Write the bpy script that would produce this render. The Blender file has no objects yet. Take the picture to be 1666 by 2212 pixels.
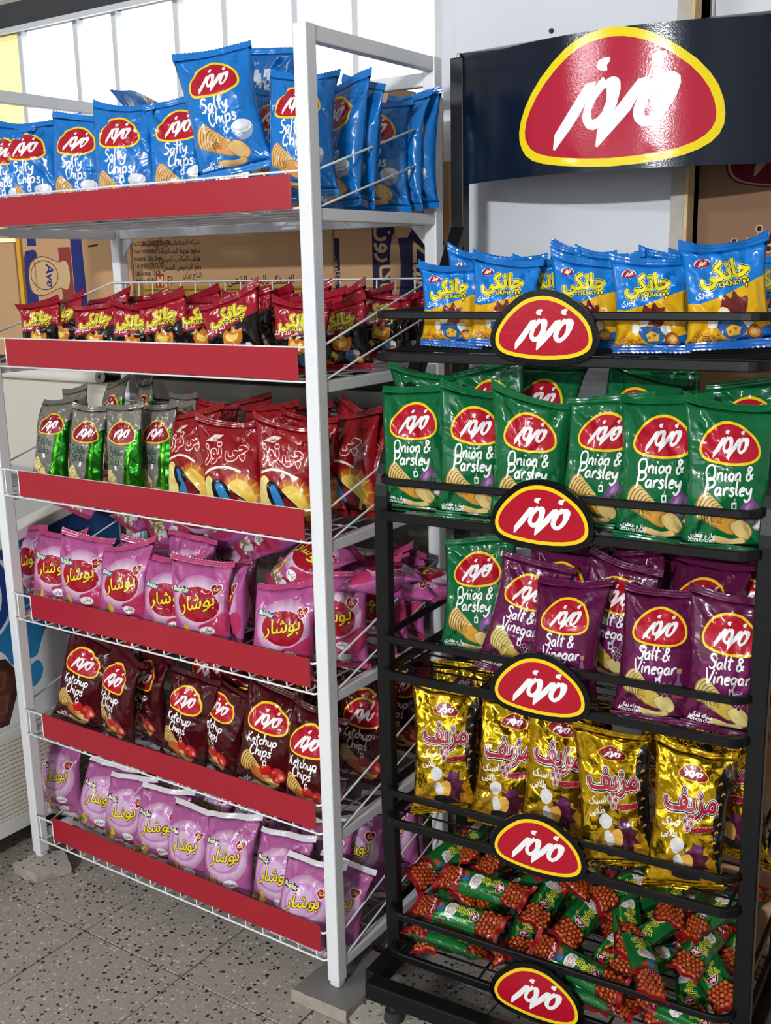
import bpy, bmesh, math, random
import numpy as np
from mathutils import Vector, Matrix
from mathutils.geometry import delaunay_2d_cdt

S = bpy.context.scene
COL = S.collection
random.seed(7)

# ------------------------------------------------------------------ camera, world, exposure
W_PX, H_PX = 1666, 2212
F_PX = 2333.0
CAM = np.array([2.2327, -1.5741, 1.4867])
YAW, PITCH, ROLL = math.radians(34.633), math.radians(12.837), math.radians(-1.243)
_f = np.array([-math.sin(YAW)*math.cos(PITCH), math.cos(YAW)*math.cos(PITCH), -math.sin(PITCH)])
_r0 = np.array([math.cos(YAW), math.sin(YAW), 0.0])
_u0 = np.cross(_r0, _f)
_r = math.cos(ROLL)*_r0 + math.sin(ROLL)*_u0
_u = -math.sin(ROLL)*_r0 + math.cos(ROLL)*_u0
cam_data = bpy.data.cameras.new('camera')
cam = bpy.data.objects.new('camera', cam_data)
COL.objects.link(cam)
cam.matrix_world = Matrix(((_r[0], _u[0], -_f[0], CAM[0]), (_r[1], _u[1], -_f[1], CAM[1]),
                           (_r[2], _u[2], -_f[2], CAM[2]), (0, 0, 0, 1)))
cam_data.sensor_fit = 'VERTICAL'
cam_data.sensor_height = 36.0
cam_data.lens = 36.0*F_PX/H_PX
cam_data.clip_start = 0.05
S.camera = cam

world = bpy.data.worlds.new('daylight')
S.world = world
world.use_nodes = True
_bg = world.node_tree.nodes['Background']
_bg.inputs['Color'].default_value = (0.86, 0.93, 1.0, 1)
_bg.inputs['Strength'].default_value = 2.5

S.view_settings.view_transform = 'Standard'
S.view_settings.look = 'None'
S.view_settings.gamma = 1.0
S.view_settings.exposure = -0.22
try:
    S.view_settings.use_curve_mapping = False
except Exception:
    pass
S.cycles.max_bounces = 5
S.cycles.diffuse_bounces = 3
S.cycles.glossy_bounces = 2
S.cycles.transmission_bounces = 2
S.cycles.caustics_reflective = False
S.cycles.caustics_refractive = False
S.cycles.adaptive_threshold = 0.08
LAMP_POWER = 1.0
WINDOW_GLOW = 2.2

# ------------------------------------------------------------------ small helpers
def hexc(h):
    h = h.lstrip('#')
    c = [int(h[i:i+2], 16)/255.0 for i in (0, 2, 4)]
    return tuple(x/12.92 if x <= 0.04045 else ((x+0.055)/1.055)**2.4 for x in c)

def tag(o, label=None, cat=None, group=None, kind=None):
    if label: o['label'] = label
    if cat: o['category'] = cat
    if group: o['group'] = group
    if kind: o['kind'] = kind
    return o

def empty(name, loc=(0, 0, 0), rz=0.0):
    o = bpy.data.objects.new(name, None)
    o.empty_display_size = 0.05
    o.location = loc
    o.rotation_euler = (0, 0, rz)
    COL.objects.link(o)
    return o

def link(name, me, mat=None, parent=None):
    if mat is not None and len(me.materials) == 0:
        me.materials.append(mat)
    o = bpy.data.objects.new(name, me)
    COL.objects.link(o)
    if parent is not None:
        o.parent = parent
    return o

def mesh_from(name, verts, faces, smooth=False):
    me = bpy.data.meshes.new(name)
    me.from_pydata([tuple(map(float, v)) for v in verts], [], [tuple(map(int, f)) for f in faces])
    me.update()
    if smooth:
        me.polygons.foreach_set('use_smooth', [True]*len(me.polygons))
    return me

def box_mesh(name, x0, x1, y0, y1, z0, z1, bevel=0.0, seg=2):
    bm = bmesh.new()
    bmesh.ops.create_cube(bm, size=1.0)
    for v in bm.verts:
        v.co = Vector(((x0+x1)/2+v.co.x*(x1-x0), (y0+y1)/2+v.co.y*(y1-y0), (z0+z1)/2+v.co.z*(z1-z0)))
    if bevel > 0:
        bmesh.ops.bevel(bm, geom=list(bm.edges), offset=bevel, segments=seg, affect='EDGES', profile=0.5)
    me = bpy.data.meshes.new(name)
    bm.to_mesh(me); bm.free()
    return me

def box(name, x0, x1, y0, y1, z0, z1, mat, parent=None, bevel=0.0):
    return link(name, box_mesh(name, x0, x1, y0, y1, z0, z1, bevel), mat, parent)

def prism(name, poly, axis, a, b, mat, parent=None, bevel=0.0):
    """poly of 2D points, extruded along axis 'x' (poly in y,z), 'y' (x,z) or 'z' (x,y) from a to b"""
    n = len(poly)
    def p3(p, t):
        if axis == 'x': return (t, p[0], p[1])
        if axis == 'y': return (p[0], t, p[1])
        return (p[0], p[1], t)
    bm = bmesh.new()
    A = [bm.verts.new(p3(p, a)) for p in poly]
    B = [bm.verts.new(p3(p, b)) for p in poly]
    bm.faces.new(A); bm.faces.new(list(reversed(B)))
    for i in range(n):
        bm.faces.new((A[i], A[(i+1) % n], B[(i+1) % n], B[i]))
    bmesh.ops.recalc_face_normals(bm, faces=list(bm.faces))
    if bevel > 0:
        bmesh.ops.bevel(bm, geom=list(bm.edges), offset=bevel, segments=2, affect='EDGES', profile=0.5)
    me = bpy.data.meshes.new(name)
    bm.to_mesh(me); bm.free()
    return link(name, me, mat, parent)

def sweep(name, pts, prof, closed=False, up=(0, 0, 1), smooth=False):
    """sweep a closed 2D profile (side, up) along a polyline with mitred joints"""
    P = [np.array(p, float) for p in pts]
    n = len(P); upv = np.array(up, float)
    verts = []
    for i in range(n):
        if closed:
            a, b = P[i]-P[i-1], P[(i+1) % n]-P[i]
        else:
            a = P[i]-P[i-1] if i > 0 else P[1]-P[0]
            b = P[i+1]-P[i] if i < n-1 else P[-1]-P[-2]
        a = a/np.linalg.norm(a); b = b/np.linalg.norm(b)
        t = a+b
        if np.linalg.norm(t) < 1e-6: t = a
        t = t/np.linalg.norm(t)
        side = np.cross(t, upv)
        if np.linalg.norm(side) < 1e-4:
            side = np.cross(t, np.array([0, 1.0, 0]))
        side = side/np.linalg.norm(side)
        uu = np.cross(side, t)
        c = max(0.35, float(np.dot(t, a)))
        # stretch in the plane of the bend only
        bend = b-a
        for (s, h) in prof:
            off = side*s+uu*h
            if np.linalg.norm(bend) > 1e-6:
                bn = bend/np.linalg.norm(bend)
                off = off+bn*np.dot(off, bn)*(1/c-1)
            verts.append(P[i]+off)
    m = len(prof); faces = []
    rng = range(n) if closed else range(n-1)
    for i in rng:
        j = (i+1) % n
        for k in range(m):
            l = (k+1) % m
            faces.append((i*m+k, i*m+l, j*m+l, j*m+k))
    if not closed:
        faces.append(tuple(range(m-1, -1, -1)))
        faces.append(tuple((n-1)*m+k for k in range(m)))
    me = mesh_from(name, verts, faces, smooth)
    bm = bmesh.new(); bm.from_mesh(me)
    bmesh.ops.recalc_face_normals(bm, faces=list(bm.faces))
    bm.to_mesh(me); bm.free()
    return me

def circ(r, n=6):
    return [(r*math.cos(2*math.pi*k/n), r*math.sin(2*math.pi*k/n)) for k in range(n)]

def rect(w, h, b=0.0):
    w, h = w/2, h/2
    if b <= 0: return [(-w, -h), (w, -h), (w, h), (-w, h)]
    return [(-w+b, -h), (w-b, -h), (w, -h+b), (w, h-b), (w-b, h), (-w+b, h), (-w, h-b), (-w, -h+b)]

def rounded(pts, rad, seg=4):
    """round the inner corners of an open polyline"""
    out = [np.array(pts[0], float)]
    for i in range(1, len(pts)-1):
        p0, p1, p2 = (np.array(pts[k], float) for k in (i-1, i, i+1))
        a = (p0-p1); b = (p2-p1)
        la, lb = np.linalg.norm(a), np.linalg.norm(b)
        r = min(rad, la*0.45, lb*0.45)
        A, B = p1+a/la*r, p1+b/lb*r
        for k in range(seg+1):
            t = k/seg
            out.append((1-t)**2*A+2*t*(1-t)*p1+t*t*B)
    out.append(np.array(pts[-1], float))
    return out

# ------------------------------------------------------------------ materials
MATS = {}
def new_mat(name):
    m = bpy.data.materials.new(name); m.use_nodes = True
    MATS[name] = m
    nt = m.node_tree
    return m, nt, nt.nodes['Principled BSDF'], nt.nodes, nt.links

def plain(name, col, rough=0.5, metal=0.0, coat=0.0, noise=0.0, nscale=30.0, bump=0.0, bscale=200.0, spec=None):
    m, nt, b, N, L = new_mat(name)
    c = hexc(col) if isinstance(col, str) else col
    b.inputs['Base Color'].default_value = (*c, 1)
    b.inputs['Roughness'].default_value = rough
    b.inputs['Metallic'].default_value = metal
    b.inputs['Coat Weight'].default_value = coat
    if spec is not None: b.inputs['Specular IOR Level'].default_value = spec
    tc = N.new('ShaderNodeTexCoord')
    if noise > 0:
        nz = N.new('ShaderNodeTexNoise'); nz.inputs['Scale'].default_value = nscale
        nz.inputs['Detail'].default_value = 6
        L.new(tc.outputs['Object'], nz.inputs['Vector'])
        mx = N.new('ShaderNodeMix'); mx.data_type = 'RGBA'
        mx.inputs['A'].default_value = (*[x*(1-noise) for x in c], 1)
        mx.inputs['B'].default_value = (*[min(1, x*(1+noise)) for x in c], 1)
        L.new(nz.outputs['Fac'], mx.inputs['Factor'])
        L.new(mx.outputs['Result'], b.inputs['Base Color'])
    if bump > 0:
        n2 = N.new('ShaderNodeTexNoise'); n2.inputs['Scale'].default_value = bscale
        n2.inputs['Detail'].default_value = 4
        L.new(tc.outputs['Object'], n2.inputs['Vector'])
        bp = N.new('ShaderNodeBump'); bp.inputs['Strength'].default_value = bump
        bp.inputs['Distance'].default_value = 0.002
        L.new(n2.outputs['Fac'], bp.inputs['Height'])
        L.new(bp.outputs['Normal'], b.inputs['Normal'])
    return m

WHITE_PAINT = plain('white_painted_steel', '#e6e8ea', 0.35, coat=0.15, noise=0.03, nscale=12)
WIRE_PAINT = plain('white_coated_wire', '#e9eaea', 0.4)
BLACK_PAINT = plain('black_painted_steel', '#0d0e10', 0.38, spec=0.3, noise=0.25, nscale=25, bump=0.08, bscale=400)
RED_STRIP = plain('red_strip_plastic', '#a31c2c', 0.32, noise=0.05, nscale=8)
NAVY_SIGN = plain('navy_gloss_sheet', '#182230', 0.22, coat=0.3, bump=0.03, bscale=500)
CARDBOARD = plain('brown_cardboard', '#bf976f', 0.85, noise=0.08, nscale=14, bump=0.1, bscale=120)
CARD_EDGE = plain('cardboard_edge', '#7d5f45', 0.9, noise=0.2, nscale=60)
GAP_SHADE = plain('gap_shade_board', '#2b2826', 0.7, noise=0.2, nscale=20)  # dark colour stands for the shaded gap below the cartons
ALU = plain('dull_aluminium', '#8d8c88', 0.45, metal=0.6, noise=0.12, nscale=20)
PLASTER_WHITE = plain('white_wall_panel', '#d9dce2', 0.6, noise=0.04, nscale=5, bump=0.04, bscale=60)
CREAM = plain('cream_painted_wall', '#cfc8bb', 0.7, noise=0.06, nscale=7, bump=0.06, bscale=70)
JAMB = plain('worn_beige_jamb', '#b9b1a5', 0.7, noise=0.25, nscale=30, bump=0.2, bscale=80)
WOODCHIP = plain('chipped_pale_wood', '#d6bb8d', 0.75, noise=0.3, nscale=60, bump=0.3, bscale=90)
YELLOW_TRIM = plain('yellow_trim_plastic', '#d9a32c', 0.5, noise=0.1, nscale=30)
WINDOW_STEEL = plain('dark_grey_window_steel', '#3d4044', 0.5, noise=0.15, nscale=30)
BAR_GREY = plain('window_bar_paint', '#d8dde2', 0.5)
FREEZER_WHITE = plain('freezer_white_plastic', '#d8d8d3', 0.4, noise=0.03, nscale=10)
FREEZER_GRILLE = plain('freezer_grille_plastic', '#d2cfc0', 0.5, noise=0.05, nscale=30)
RECESS_SHADE = plain('recess_shade', '#15130f', 0.8)
PAPER = plain('white_roll_paper', '#d9d6cd', 0.7, noise=0.04, nscale=30)
GASKET = plain('grey_gasket', '#6d6f70', 0.6)
RUBBER = plain('dark_rubber_foot', '#2c2a28', 0.7, noise=0.2, nscale=80)
WALL_SIDE = plain('painted_side_wall', '#b9b4aa', 0.8, noise=0.05, nscale=6)

def stone_mat(name, base, edge, chips=True, sc=1.0):
    m, nt, b, N, L = new_mat(name)
    tc = N.new('ShaderNodeTexCoord')
    obj = tc.outputs['Object']
    geo = N.new('ShaderNodeNewGeometry')
    pos = geo.outputs['Position']
    nz = N.new('ShaderNodeTexNoise'); nz.inputs['Scale'].default_value = 9*sc; nz.inputs['Detail'].default_value = 8
    L.new(pos, nz.inputs['Vector'])
    mx = N.new('ShaderNodeMix'); mx.data_type = 'RGBA'
    mx.inputs['A'].default_value = (*hexc(base), 1); mx.inputs['B'].default_value = (*hexc(edge), 1)
    L.new(nz.outputs['Fac'], mx.inputs['Factor'])
    out = mx.outputs['Result']
    if chips:
        # warp coordinates a little so that the chips are angular, not round
        wn = N.new('ShaderNodeTexNoise'); wn.inputs['Scale'].default_value = 70; wn.inputs['Detail'].default_value = 2
        L.new(pos, wn.inputs['Vector'])
        wa = N.new('ShaderNodeVectorMath'); wa.operation = 'MULTIPLY_ADD'
        L.new(wn.outputs['Color'], wa.inputs[0]); wa.inputs[1].default_value = (0.012,)*3
        L.new(pos, wa.inputs[2])
        def chip_layer(prev, scale, sel_lo, size, col, seed, soft=0.03):
            mp = N.new('ShaderNodeVectorMath'); mp.operation = 'ADD'; mp.inputs[1].default_value = (seed, seed*1.7, 0.3)
            L.new(wa.outputs['Vector'], mp.inputs[0])
            v = N.new('ShaderNodeTexVoronoi'); v.voronoi_dimensions = '2D'; v.inputs['Scale'].default_value = scale
            L.new(mp.outputs['Vector'], v.inputs['Vector'])
            sep = N.new('ShaderNodeSeparateColor'); L.new(v.outputs['Color'], sep.inputs['Color'])
            sel = N.new('ShaderNodeMath'); sel.operation = 'GREATER_THAN'; sel.inputs[1].default_value = sel_lo
            L.new(sep.outputs['Red'], sel.inputs[0])
            sz = N.new('ShaderNodeMath'); sz.operation = 'MULTIPLY_ADD'; sz.inputs[1].default_value = size*0.7; sz.inputs[2].default_value = size*0.45
            L.new(sep.outputs['Green'], sz.inputs[0])
            sub = N.new('ShaderNodeMath'); sub.operation = 'SUBTRACT'
            L.new(sz.outputs[0], sub.inputs[0]); L.new(v.outputs['Distance'], sub.inputs[1])
            dv = N.new('ShaderNodeMath'); dv.operation = 'DIVIDE'; dv.inputs[1].default_value = soft; dv.use_clamp = True
            L.new(sub.outputs[0], dv.inputs[0])
            mul = N.new('ShaderNodeMath'); mul.operation = 'MULTIPLY'
            L.new(sel.outputs[0], mul.inputs[0]); L.new(dv.outputs[0], mul.inputs[1])
            mm = N.new('ShaderNodeMix'); mm.data_type = 'RGBA'
            L.new(mul.outputs[0], mm.inputs['Factor']); L.new(prev, mm.inputs['A'])
            mm.inputs['B'].default_value = (*hexc(col), 1)
            return mm.outputs['Result']
        out = chip_layer(out, 150, 0.55, 0.36, '#b5ada2', 3.1, 0.08)
        out = chip_layer(out, 85, 0.80, 0.34, '#c9c1b7', 1.7, 0.06)
        out = chip_layer(out, 55, 0.70, 0.24, '#2c2927', 0.4)
        out = chip_layer(out, 90, 0.86, 0.30, '#332e2a', 5.2)
    L.new(out, b.inputs['Base Color'])
    b.inputs['Roughness'].default_value = 0.5
    n2 = N.new('ShaderNodeTexNoise'); n2.inputs['Scale'].default_value = 160; n2.inputs['Detail'].default_value = 5
    L.new(pos, n2.inputs['Vector'])
    bp = N.new('ShaderNodeBump'); bp.inputs['Strength'].default_value = 0.12; bp.inputs['Distance'].default_value = 0.003
    L.new(n2.outputs['Fac'], bp.inputs['Height']); L.new(bp.outputs['Normal'], b.inputs['Normal'])
    return m
TERRAZZO = stone_mat('terrazzo_tile', '#8f887e', '#a8a095')
GROUT = plain('dark_grout', '#3a352f', 0.9, noise=0.2, nscale=40)
BROKEN_STONE = stone_mat('broken_terrazzo_piece', '#a39c92', '#bbb4aa')
SLAB_STONE = plain('grey_stone_slab', '#76736f', 0.6, noise=0.14, nscale=18, bump=0.15, bscale=120)
ROUGH_STONE = plain('rough_stone_edge', '#a0968a', 0.9, noise=0.25, nscale=50, bump=0.5, bscale=90)
def concrete(name):
    m, nt, b, N, L = new_mat(name)
    tc = N.new('ShaderNodeTexCoord')
    nz = N.new('ShaderNodeTexNoise'); nz.inputs['Scale'].default_value = 6; nz.inputs['Detail'].default_value = 10
    L.new(tc.outputs['Object'], nz.inputs['Vector'])
    r = N.new('ShaderNodeValToRGB')
    r.color_ramp.elements[0].position = 0.35; r.color_ramp.elements[0].color = (*hexc('#6c655b'), 1)
    r.color_ramp.elements[1].position = 0.62; r.color_ramp.elements[1].color = (*hexc('#b3aa9b'), 1)
    L.new(nz.outputs['Fac'], r.inputs['Fac']); L.new(r.outputs['Color'], b.inputs['Base Color'])
    b.inputs['Roughness'].default_value = 0.9
    bp = N.new('ShaderNodeBump'); bp.inputs['Strength'].default_value = 0.5; bp.inputs['Distance'].default_value = 0.01
    L.new(nz.outputs['Fac'], bp.inputs['Height']); L.new(bp.outputs['Normal'], b.inputs['Normal'])
    return m
CONCRETE = concrete('dirty_plaster')

def print_mat(name, rough=0.3, coat=0.35, bump=0.25, bscale=45.0, spec=0.5, metal_rough=0.22):
    """printed film: colour attribute = ink, its alpha = how metallic the foil shows"""
    m, nt, b, N, L = new_mat(name)
    at = N.new('ShaderNodeAttribute'); at.attribute_name = 'ink'
    L.new(at.outputs['Color'], b.inputs['Base Color'])
    L.new(at.outputs['Alpha'], b.inputs['Metallic'])
    b.inputs['Roughness'].default_value = rough
    b.inputs['Coat Weight'].default_value = coat
    b.inputs['Coat Roughness'].default_value = 0.12
    b.inputs['Specular IOR Level'].default_value = spec
    mr = N.new('ShaderNodeMapRange')
    mr.inputs['To Min'].default_value = rough; mr.inputs['To Max'].default_value = metal_rough
    L.new(at.outputs['Alpha'], mr.inputs['Value']); L.new(mr.outputs['Result'], b.inputs['Roughness'])
    if bump > 0:
        tc = N.new('ShaderNodeTexCoord'); oi = N.new('ShaderNodeObjectInfo')
        ad = N.new('ShaderNodeVectorMath'); ad.operation = 'ADD'
        cmb = N.new('ShaderNodeCombineXYZ')
        ml = N.new('ShaderNodeMath'); ml.operation = 'MULTIPLY'; ml.inputs[1].default_value = 9.0
        L.new(oi.outputs['Random'], ml.inputs[0])
        for k in ('X', 'Y', 'Z'): L.new(ml.outputs[0], cmb.inputs[k])
        L.new(tc.outputs['Object'], ad.inputs[0]); L.new(cmb.outputs['Vector'], ad.inputs[1])
        nz = N.new('ShaderNodeTexNoise'); nz.inputs['Scale'].default_value = bscale; nz.inputs['Detail'].default_value = 1
        nz.inputs['Distortion'].default_value = 1.0
        L.new(ad.outputs['Vector'], nz.inputs['Vector'])
        bp = N.new('ShaderNodeBump'); bp.inputs['Strength'].default_value = bump; bp.inputs['Distance'].default_value = 0.012
        L.new(nz.outputs['Fac'], bp.inputs['Height'])
        L.new(bp.outputs['Normal'], b.inputs['Normal'])
        L.new(bp.outputs['Normal'], b.inputs['Coat Normal'])
    return m
FILM = print_mat('printed_snack_film', 0.21, 0.12, 0.26, 30, 0.42)
FOIL = print_mat('crinkled_metal_foil', 0.3, 0.2, 0.55, 30, metal_rough=0.16)
STICKER = print_mat('printed_sticker', 0.15, 0.0, 0.03, 260, 0.32)
CARTON_PRINT = print_mat('ink_on_cardboard', 0.85, 0.0, 0.03, 40, 0.2)
PANEL_PRINT = print_mat('printed_freezer_skin', 0.35, 0.2, 0.0)
# ------------------------------------------------------------------ 2D drawing kit (flat print)
_FORMS = {'ا': (0xFE8D, 0xFE8E), 'آ': (0xFE81, 0xFE82), 'د': (0xFEA9, 0xFEAA), 'ذ': (0xFEAB, 0xFEAC),
          'ر': (0xFEAD, 0xFEAE), 'ز': (0xFEAF, 0xFEB0), 'و': (0xFEED, 0xFEEE),
          'ب': 0xFE8F, 'ت': 0xFE95, 'ج': 0xFE9D, 'ح': 0xFEA1, 'خ': 0xFEA5, 'س': 0xFEB1, 'ش': 0xFEB5,
          'ص': 0xFEB9, 'ط': 0xFEC1, 'ع': 0xFEC9, 'ف': 0xFED1, 'ق': 0xFED5, 'ل': 0xFEDD, 'م': 0xFEE1,
          'ن': 0xFEE5, 'ه': 0xFEE9, 'پ': 0xFB56, 'چ': 0xFB7A, 'ک': 0xFB8E, 'گ': 0xFB92, 'ی': 0xFBFC}
def shape_rtl(s):
    """joined letter forms in visual (left to right) order"""
    s = s.replace('لا', '\ue000')
    out = []
    n = len(s)
    def dual(c): return c in _FORMS and not isinstance(_FORMS[c], tuple)
    for i, c in enumerate(s):
        prev = s[i-1] if i > 0 else ' '
        nxt = s[i+1] if i < n-1 else ' '
        pj = dual(prev)
        nj = nxt in _FORMS or nxt == '\ue000'
        if c == '\ue000':
            out.append(chr(0xFEFC if pj else 0xFEFB)); continue
        if c not in _FORMS:
            out.append(c); continue
        f = _FORMS[c]
        if isinstance(f, tuple):
            out.append(chr(f[1] if pj else f[0]))
        else:
            k = {(0, 0): 0, (1, 0): 1, (0, 1): 2, (1, 1): 3}[(int(pj), int(nj))]
            out.append(chr(f+k))
    return ''.join(reversed(out))

_TXT = {}
def _glyphs(s):
    """outline contours (size 1) and width of a line in the built-in font"""
    if s in _TXT: return _TXT[s]
    cu = bpy.data.curves.new('t', 'FONT'); cu.body = s; cu.size = 1.0
    ob = bpy.data.objects.new('t', cu); COL.objects.link(ob)
    dg = bpy.context.evaluated_depsgraph_get()
    cc = ob.to_curve(dg)
    cons = []
    for sp in cc.splines:
        bp = sp.bezier_points
        if len(bp) < 3: continue
        pts = []
        m = len(bp)
        for i in range(m):
            a, b = bp[i], bp[(i+1) % m]
            p0, p1, p2, p3 = (np.array(q[:2]) for q in (a.co, a.handle_right, b.handle_left, b.co))
            chord = np.linalg.norm(p3-p0)
            dev = np.linalg.norm(p1-p0-(p3-p0)/3)+np.linalg.norm(p2-p0-(p3-p0)*2/3)
            k = 1 if dev < 0.008 else (2 if chord < 0.12 else 3)
            for j in range(k):
                t = j/k
                pts.append((1-t)**3*p0+3*t*(1-t)**2*p1+3*t*t*(1-t)*p2+t**3*p3)
        q = np.array(pts)
        keep = [0]
        for i in range(1, len(q)):
            if np.linalg.norm(q[i]-q[keep[-1]]) > 0.012: keep.append(i)
        if len(keep) >= 3: cons.append(q[keep])
    ob.to_curve_clear()
    bpy.data.objects.remove(ob); bpy.data.curves.remove(cu)
    _TXT[s] = cons
    return cons

def rot2(c, a):
    ca, sa = math.cos(a), math.sin(a)
    return c @ np.array([[ca, sa], [-sa, ca]])

def grow(con, d):
    """push a contour outward by d (holes shrink)"""
    if abs(d) > 0.012 and len(con) > 6:
        # even spacing first, so that tiny edges do not throw spikes
        q = np.vstack([con, con[:1]]); L_ = np.concatenate([[0], np.cumsum(np.linalg.norm(np.diff(q, axis=0), axis=1))])
        n_ = int(min(90, max(10, L_[-1]/max(0.02, abs(d)*0.6))))
        u = np.linspace(0, L_[-1], n_, endpoint=False)
        con = np.stack([np.interp(u, L_, q[:, 0]), np.interp(u, L_, q[:, 1])], 1)
        a = np.roll(con, 1, 0); b = np.roll(con, -1, 0)
        t = b-a; l = np.linalg.norm(t, axis=1, keepdims=True); l[l == 0] = 1
        t = t/l
        con = con+np.stack([t[:, 1], -t[:, 0]], 1)*d
        return 0.5*con+0.25*np.roll(con, 1, 0)+0.25*np.roll(con, -1, 0)
    a = np.roll(con, 1, 0); b = np.roll(con, -1, 0)
    t = b-a; l = np.linalg.norm(t, axis=1, keepdims=True); l[l == 0] = 1
    t = t/l
    return con+np.stack([t[:, 1], -t[:, 0]], 1)*d

def area(c):
    x, y = c[:, 0], c[:, 1]
    return 0.5*np.sum(x*np.roll(y, -1)-y*np.roll(x, -1))

def text(s, x, y, size, anchor='c', shear=0.0, xs=1.0, rot=0.0, fat=0.0, rtl=False, curve=0.0):
    if rtl: s = shape_rtl(s)
    g = _glyphs(s)
    if not g: return []
    allp = np.vstack(g)
    x0, x1 = allp[:, 0].min(), allp[:, 0].max()
    big = max(g, key=lambda c: abs(area(c)))
    sign = 1.0 if area(big) > 0 else -1.0
    out = []
    for c in g:
        c = c.copy()
        if fat: c = grow(c, sign*fat/size)
        c[:, 0] -= {'c': (x0+x1)/2, 'l': x0, 'r': x1}[anchor]
        c[:, 0] = (c[:, 0]+c[:, 1]*shear)*xs
        if curve: c[:, 1] += curve*c[:, 0]**2
        c = c*size
        if rot: c = rot2(c, rot)
        out.append(c+np.array([x, y]))
    return out

def ell(cx, cy, rx, ry, rot=0.0, n=26):
    a = np.linspace(0, 2*math.pi, n, endpoint=False)
    c = np.stack([rx*np.cos(a), ry*np.sin(a)], 1)
    return rot2(c, rot)+np.array([cx, cy])

def poly(*p):
    c = np.array(p, float)
    return c if area(c) > 0 else c[::-1].copy()

def smooth_poly(p, k=4):
    p = np.array(p, float); n = len(p); out = []
    for i in range(n):
        p0, p1, p2, p3 = p[i-1], p[i], p[(i+1) % n], p[(i+2) % n]
        for j in range(k):
            t = j/k
            out.append(0.5*((2*p1)+(-p0+p2)*t+(2*p0-5*p1+4*p2-p3)*t*t+(-p0+3*p1-3*p2+p3)*t**3))
    c = np.array(out)
    return c if area(c) > 0 else c[::-1].copy()

def ribbon(p, w, taper=0.0):
    """a brush stroke through points"""
    p = np.array(p, float); n = len(p)
    q = []
    for i in range(n-1):
        p0 = p[max(i-1, 0)]; p1 = p[i]; p2 = p[i+1]; p3 = p[min(i+2, n-1)]
        for j in range(3):
            t = j/3
            q.append(0.5*((2*p1)+(-p0+p2)*t+(2*p0-5*p1+4*p2-p3)*t*t+(-p0+3*p1-3*p2+p3)*t**3))
    q.append(p[-1]); q = np.array(q)
    t = np.gradient(q, axis=0); t /= np.linalg.norm(t, axis=1, keepdims=True)+1e-9
    nn = np.stack([-t[:, 1], t[:, 0]], 1)
    u = np.linspace(0, 1, len(q))[:, None]
    ww = w/2*(1-taper*(2*u-1)**2)
    c = np.vstack([q-nn*ww, (q+nn*ww)[::-1]])
    return c if area(c) > 0 else c[::-1].copy()

HAND = {'S': (.5, [[(.45, .85), (.3, 1.0), (.1, .9), (.12, .68), (.35, .5), (.42, .28), (.25, .02), (.02, .1)]]),
        'a': (.46, [[(.36, .42), (.2, .5), (.04, .3), (.1, .05), (.25, .08), (.36, .45)], [(.36, .48), (.34, .12), (.44, .02)]]),
        'l': (.22, [[(.08, 1.05), (.04, .3), (.14, .0)]]), 't': (.32, [[(.14, .95), (.1, .2), (.22, .0)], [(-.04, .62), (.34, .7)]]),
        'y': (.44, [[(.02, .48), (.08, .15), (.26, .2), (.36, .5)], [(.37, .5), (.3, -.15), (.1, -.38), (-.05, -.2)]]),
        'C': (.54, [[(.5, .85), (.35, 1.0), (.1, .75), (.05, .3), (.22, .0), (.5, .15)]]),
        'h': (.43, [[(.06, 1.05), (.04, .02)], [(.05, .25), (.22, .5), (.34, .4), (.34, .02)]]),
        'i': (.22, [[(.06, .5), (.06, .05), (.14, .0)], [(.08, .70), (.14, .80)]]),
        'p': (.47, [[(.06, .52), (.02, -.4)], [(.06, .35), (.25, .52), (.4, .32), (.25, .02), (.06, .1)]]),
        's': (.37, [[(.32, .42), (.2, .52), (.08, .4), (.28, .2), (.2, .0), (.0, .08)]]),
        'O': (.68, [[(.34, 1.0), (.12, .86), (.04, .5), (.12, .12), (.32, .0), (.54, .16), (.6, .55), (.5, .9), (.30, 1.0)]]),
        'n': (.45, [[(.05, .5), (.04, .02)], [(.05, .25), (.2, .5), (.34, .4), (.34, .05), (.42, .0)]]),
        'o': (.43, [[(.2, .5), (.04, .3), (.14, .02), (.34, .15), (.34, .4), (.18, .5)]]),
        '&': (.6, [[(.52, .05), (.15, .65), (.22, .9), (.38, .75), (.1, .35), (.1, .08), (.28, .0), (.52, .42)]]),
        'P': (.56, [[(.14, .98), (.05, -.08)], [(.02, .92), (.34, 1.05), (.58, .80), (.42, .50), (.10, .44)]]),
        'r': (.33, [[(.05, .5), (.06, .02)], [(.07, .3), (.2, .5), (.32, .46)]]),
        'e': (.39, [[(.06, .26), (.32, .34), (.24, .5), (.06, .36), (.1, .04), (.34, .08)]]),
        'K': (.5, [[(.08, 1.0), (.04, .0)], [(.46, .98), (.1, .45), (.48, .0)]]),
        'c': (.37, [[(.32, .42), (.2, .5), (.05, .28), (.16, .0), (.34, .1)]]),
        'u': (.46, [[(.04, .5), (.06, .1), (.2, .02), (.34, .2), (.36, .5)], [(.36, .5), (.36, .1), (.44, .0)]]),
        'V': (.52, [[(.0, .98), (.2, .0), (.28, .0), (.52, 1.02)]]),
        'g': (.45, [[(.34, .42), (.18, .5), (.04, .3), (.14, .05), (.34, .2), (.36, .48)], [(.37, .48), (.3, -.2), (.12, -.38), (-.02, -.25)]]),
        'k': (.4, [[(.06, 1.02), (.04, .0)], [(.34, .5), (.08, .25), (.38, .0)]]), ' ': (.22, [])}
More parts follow.
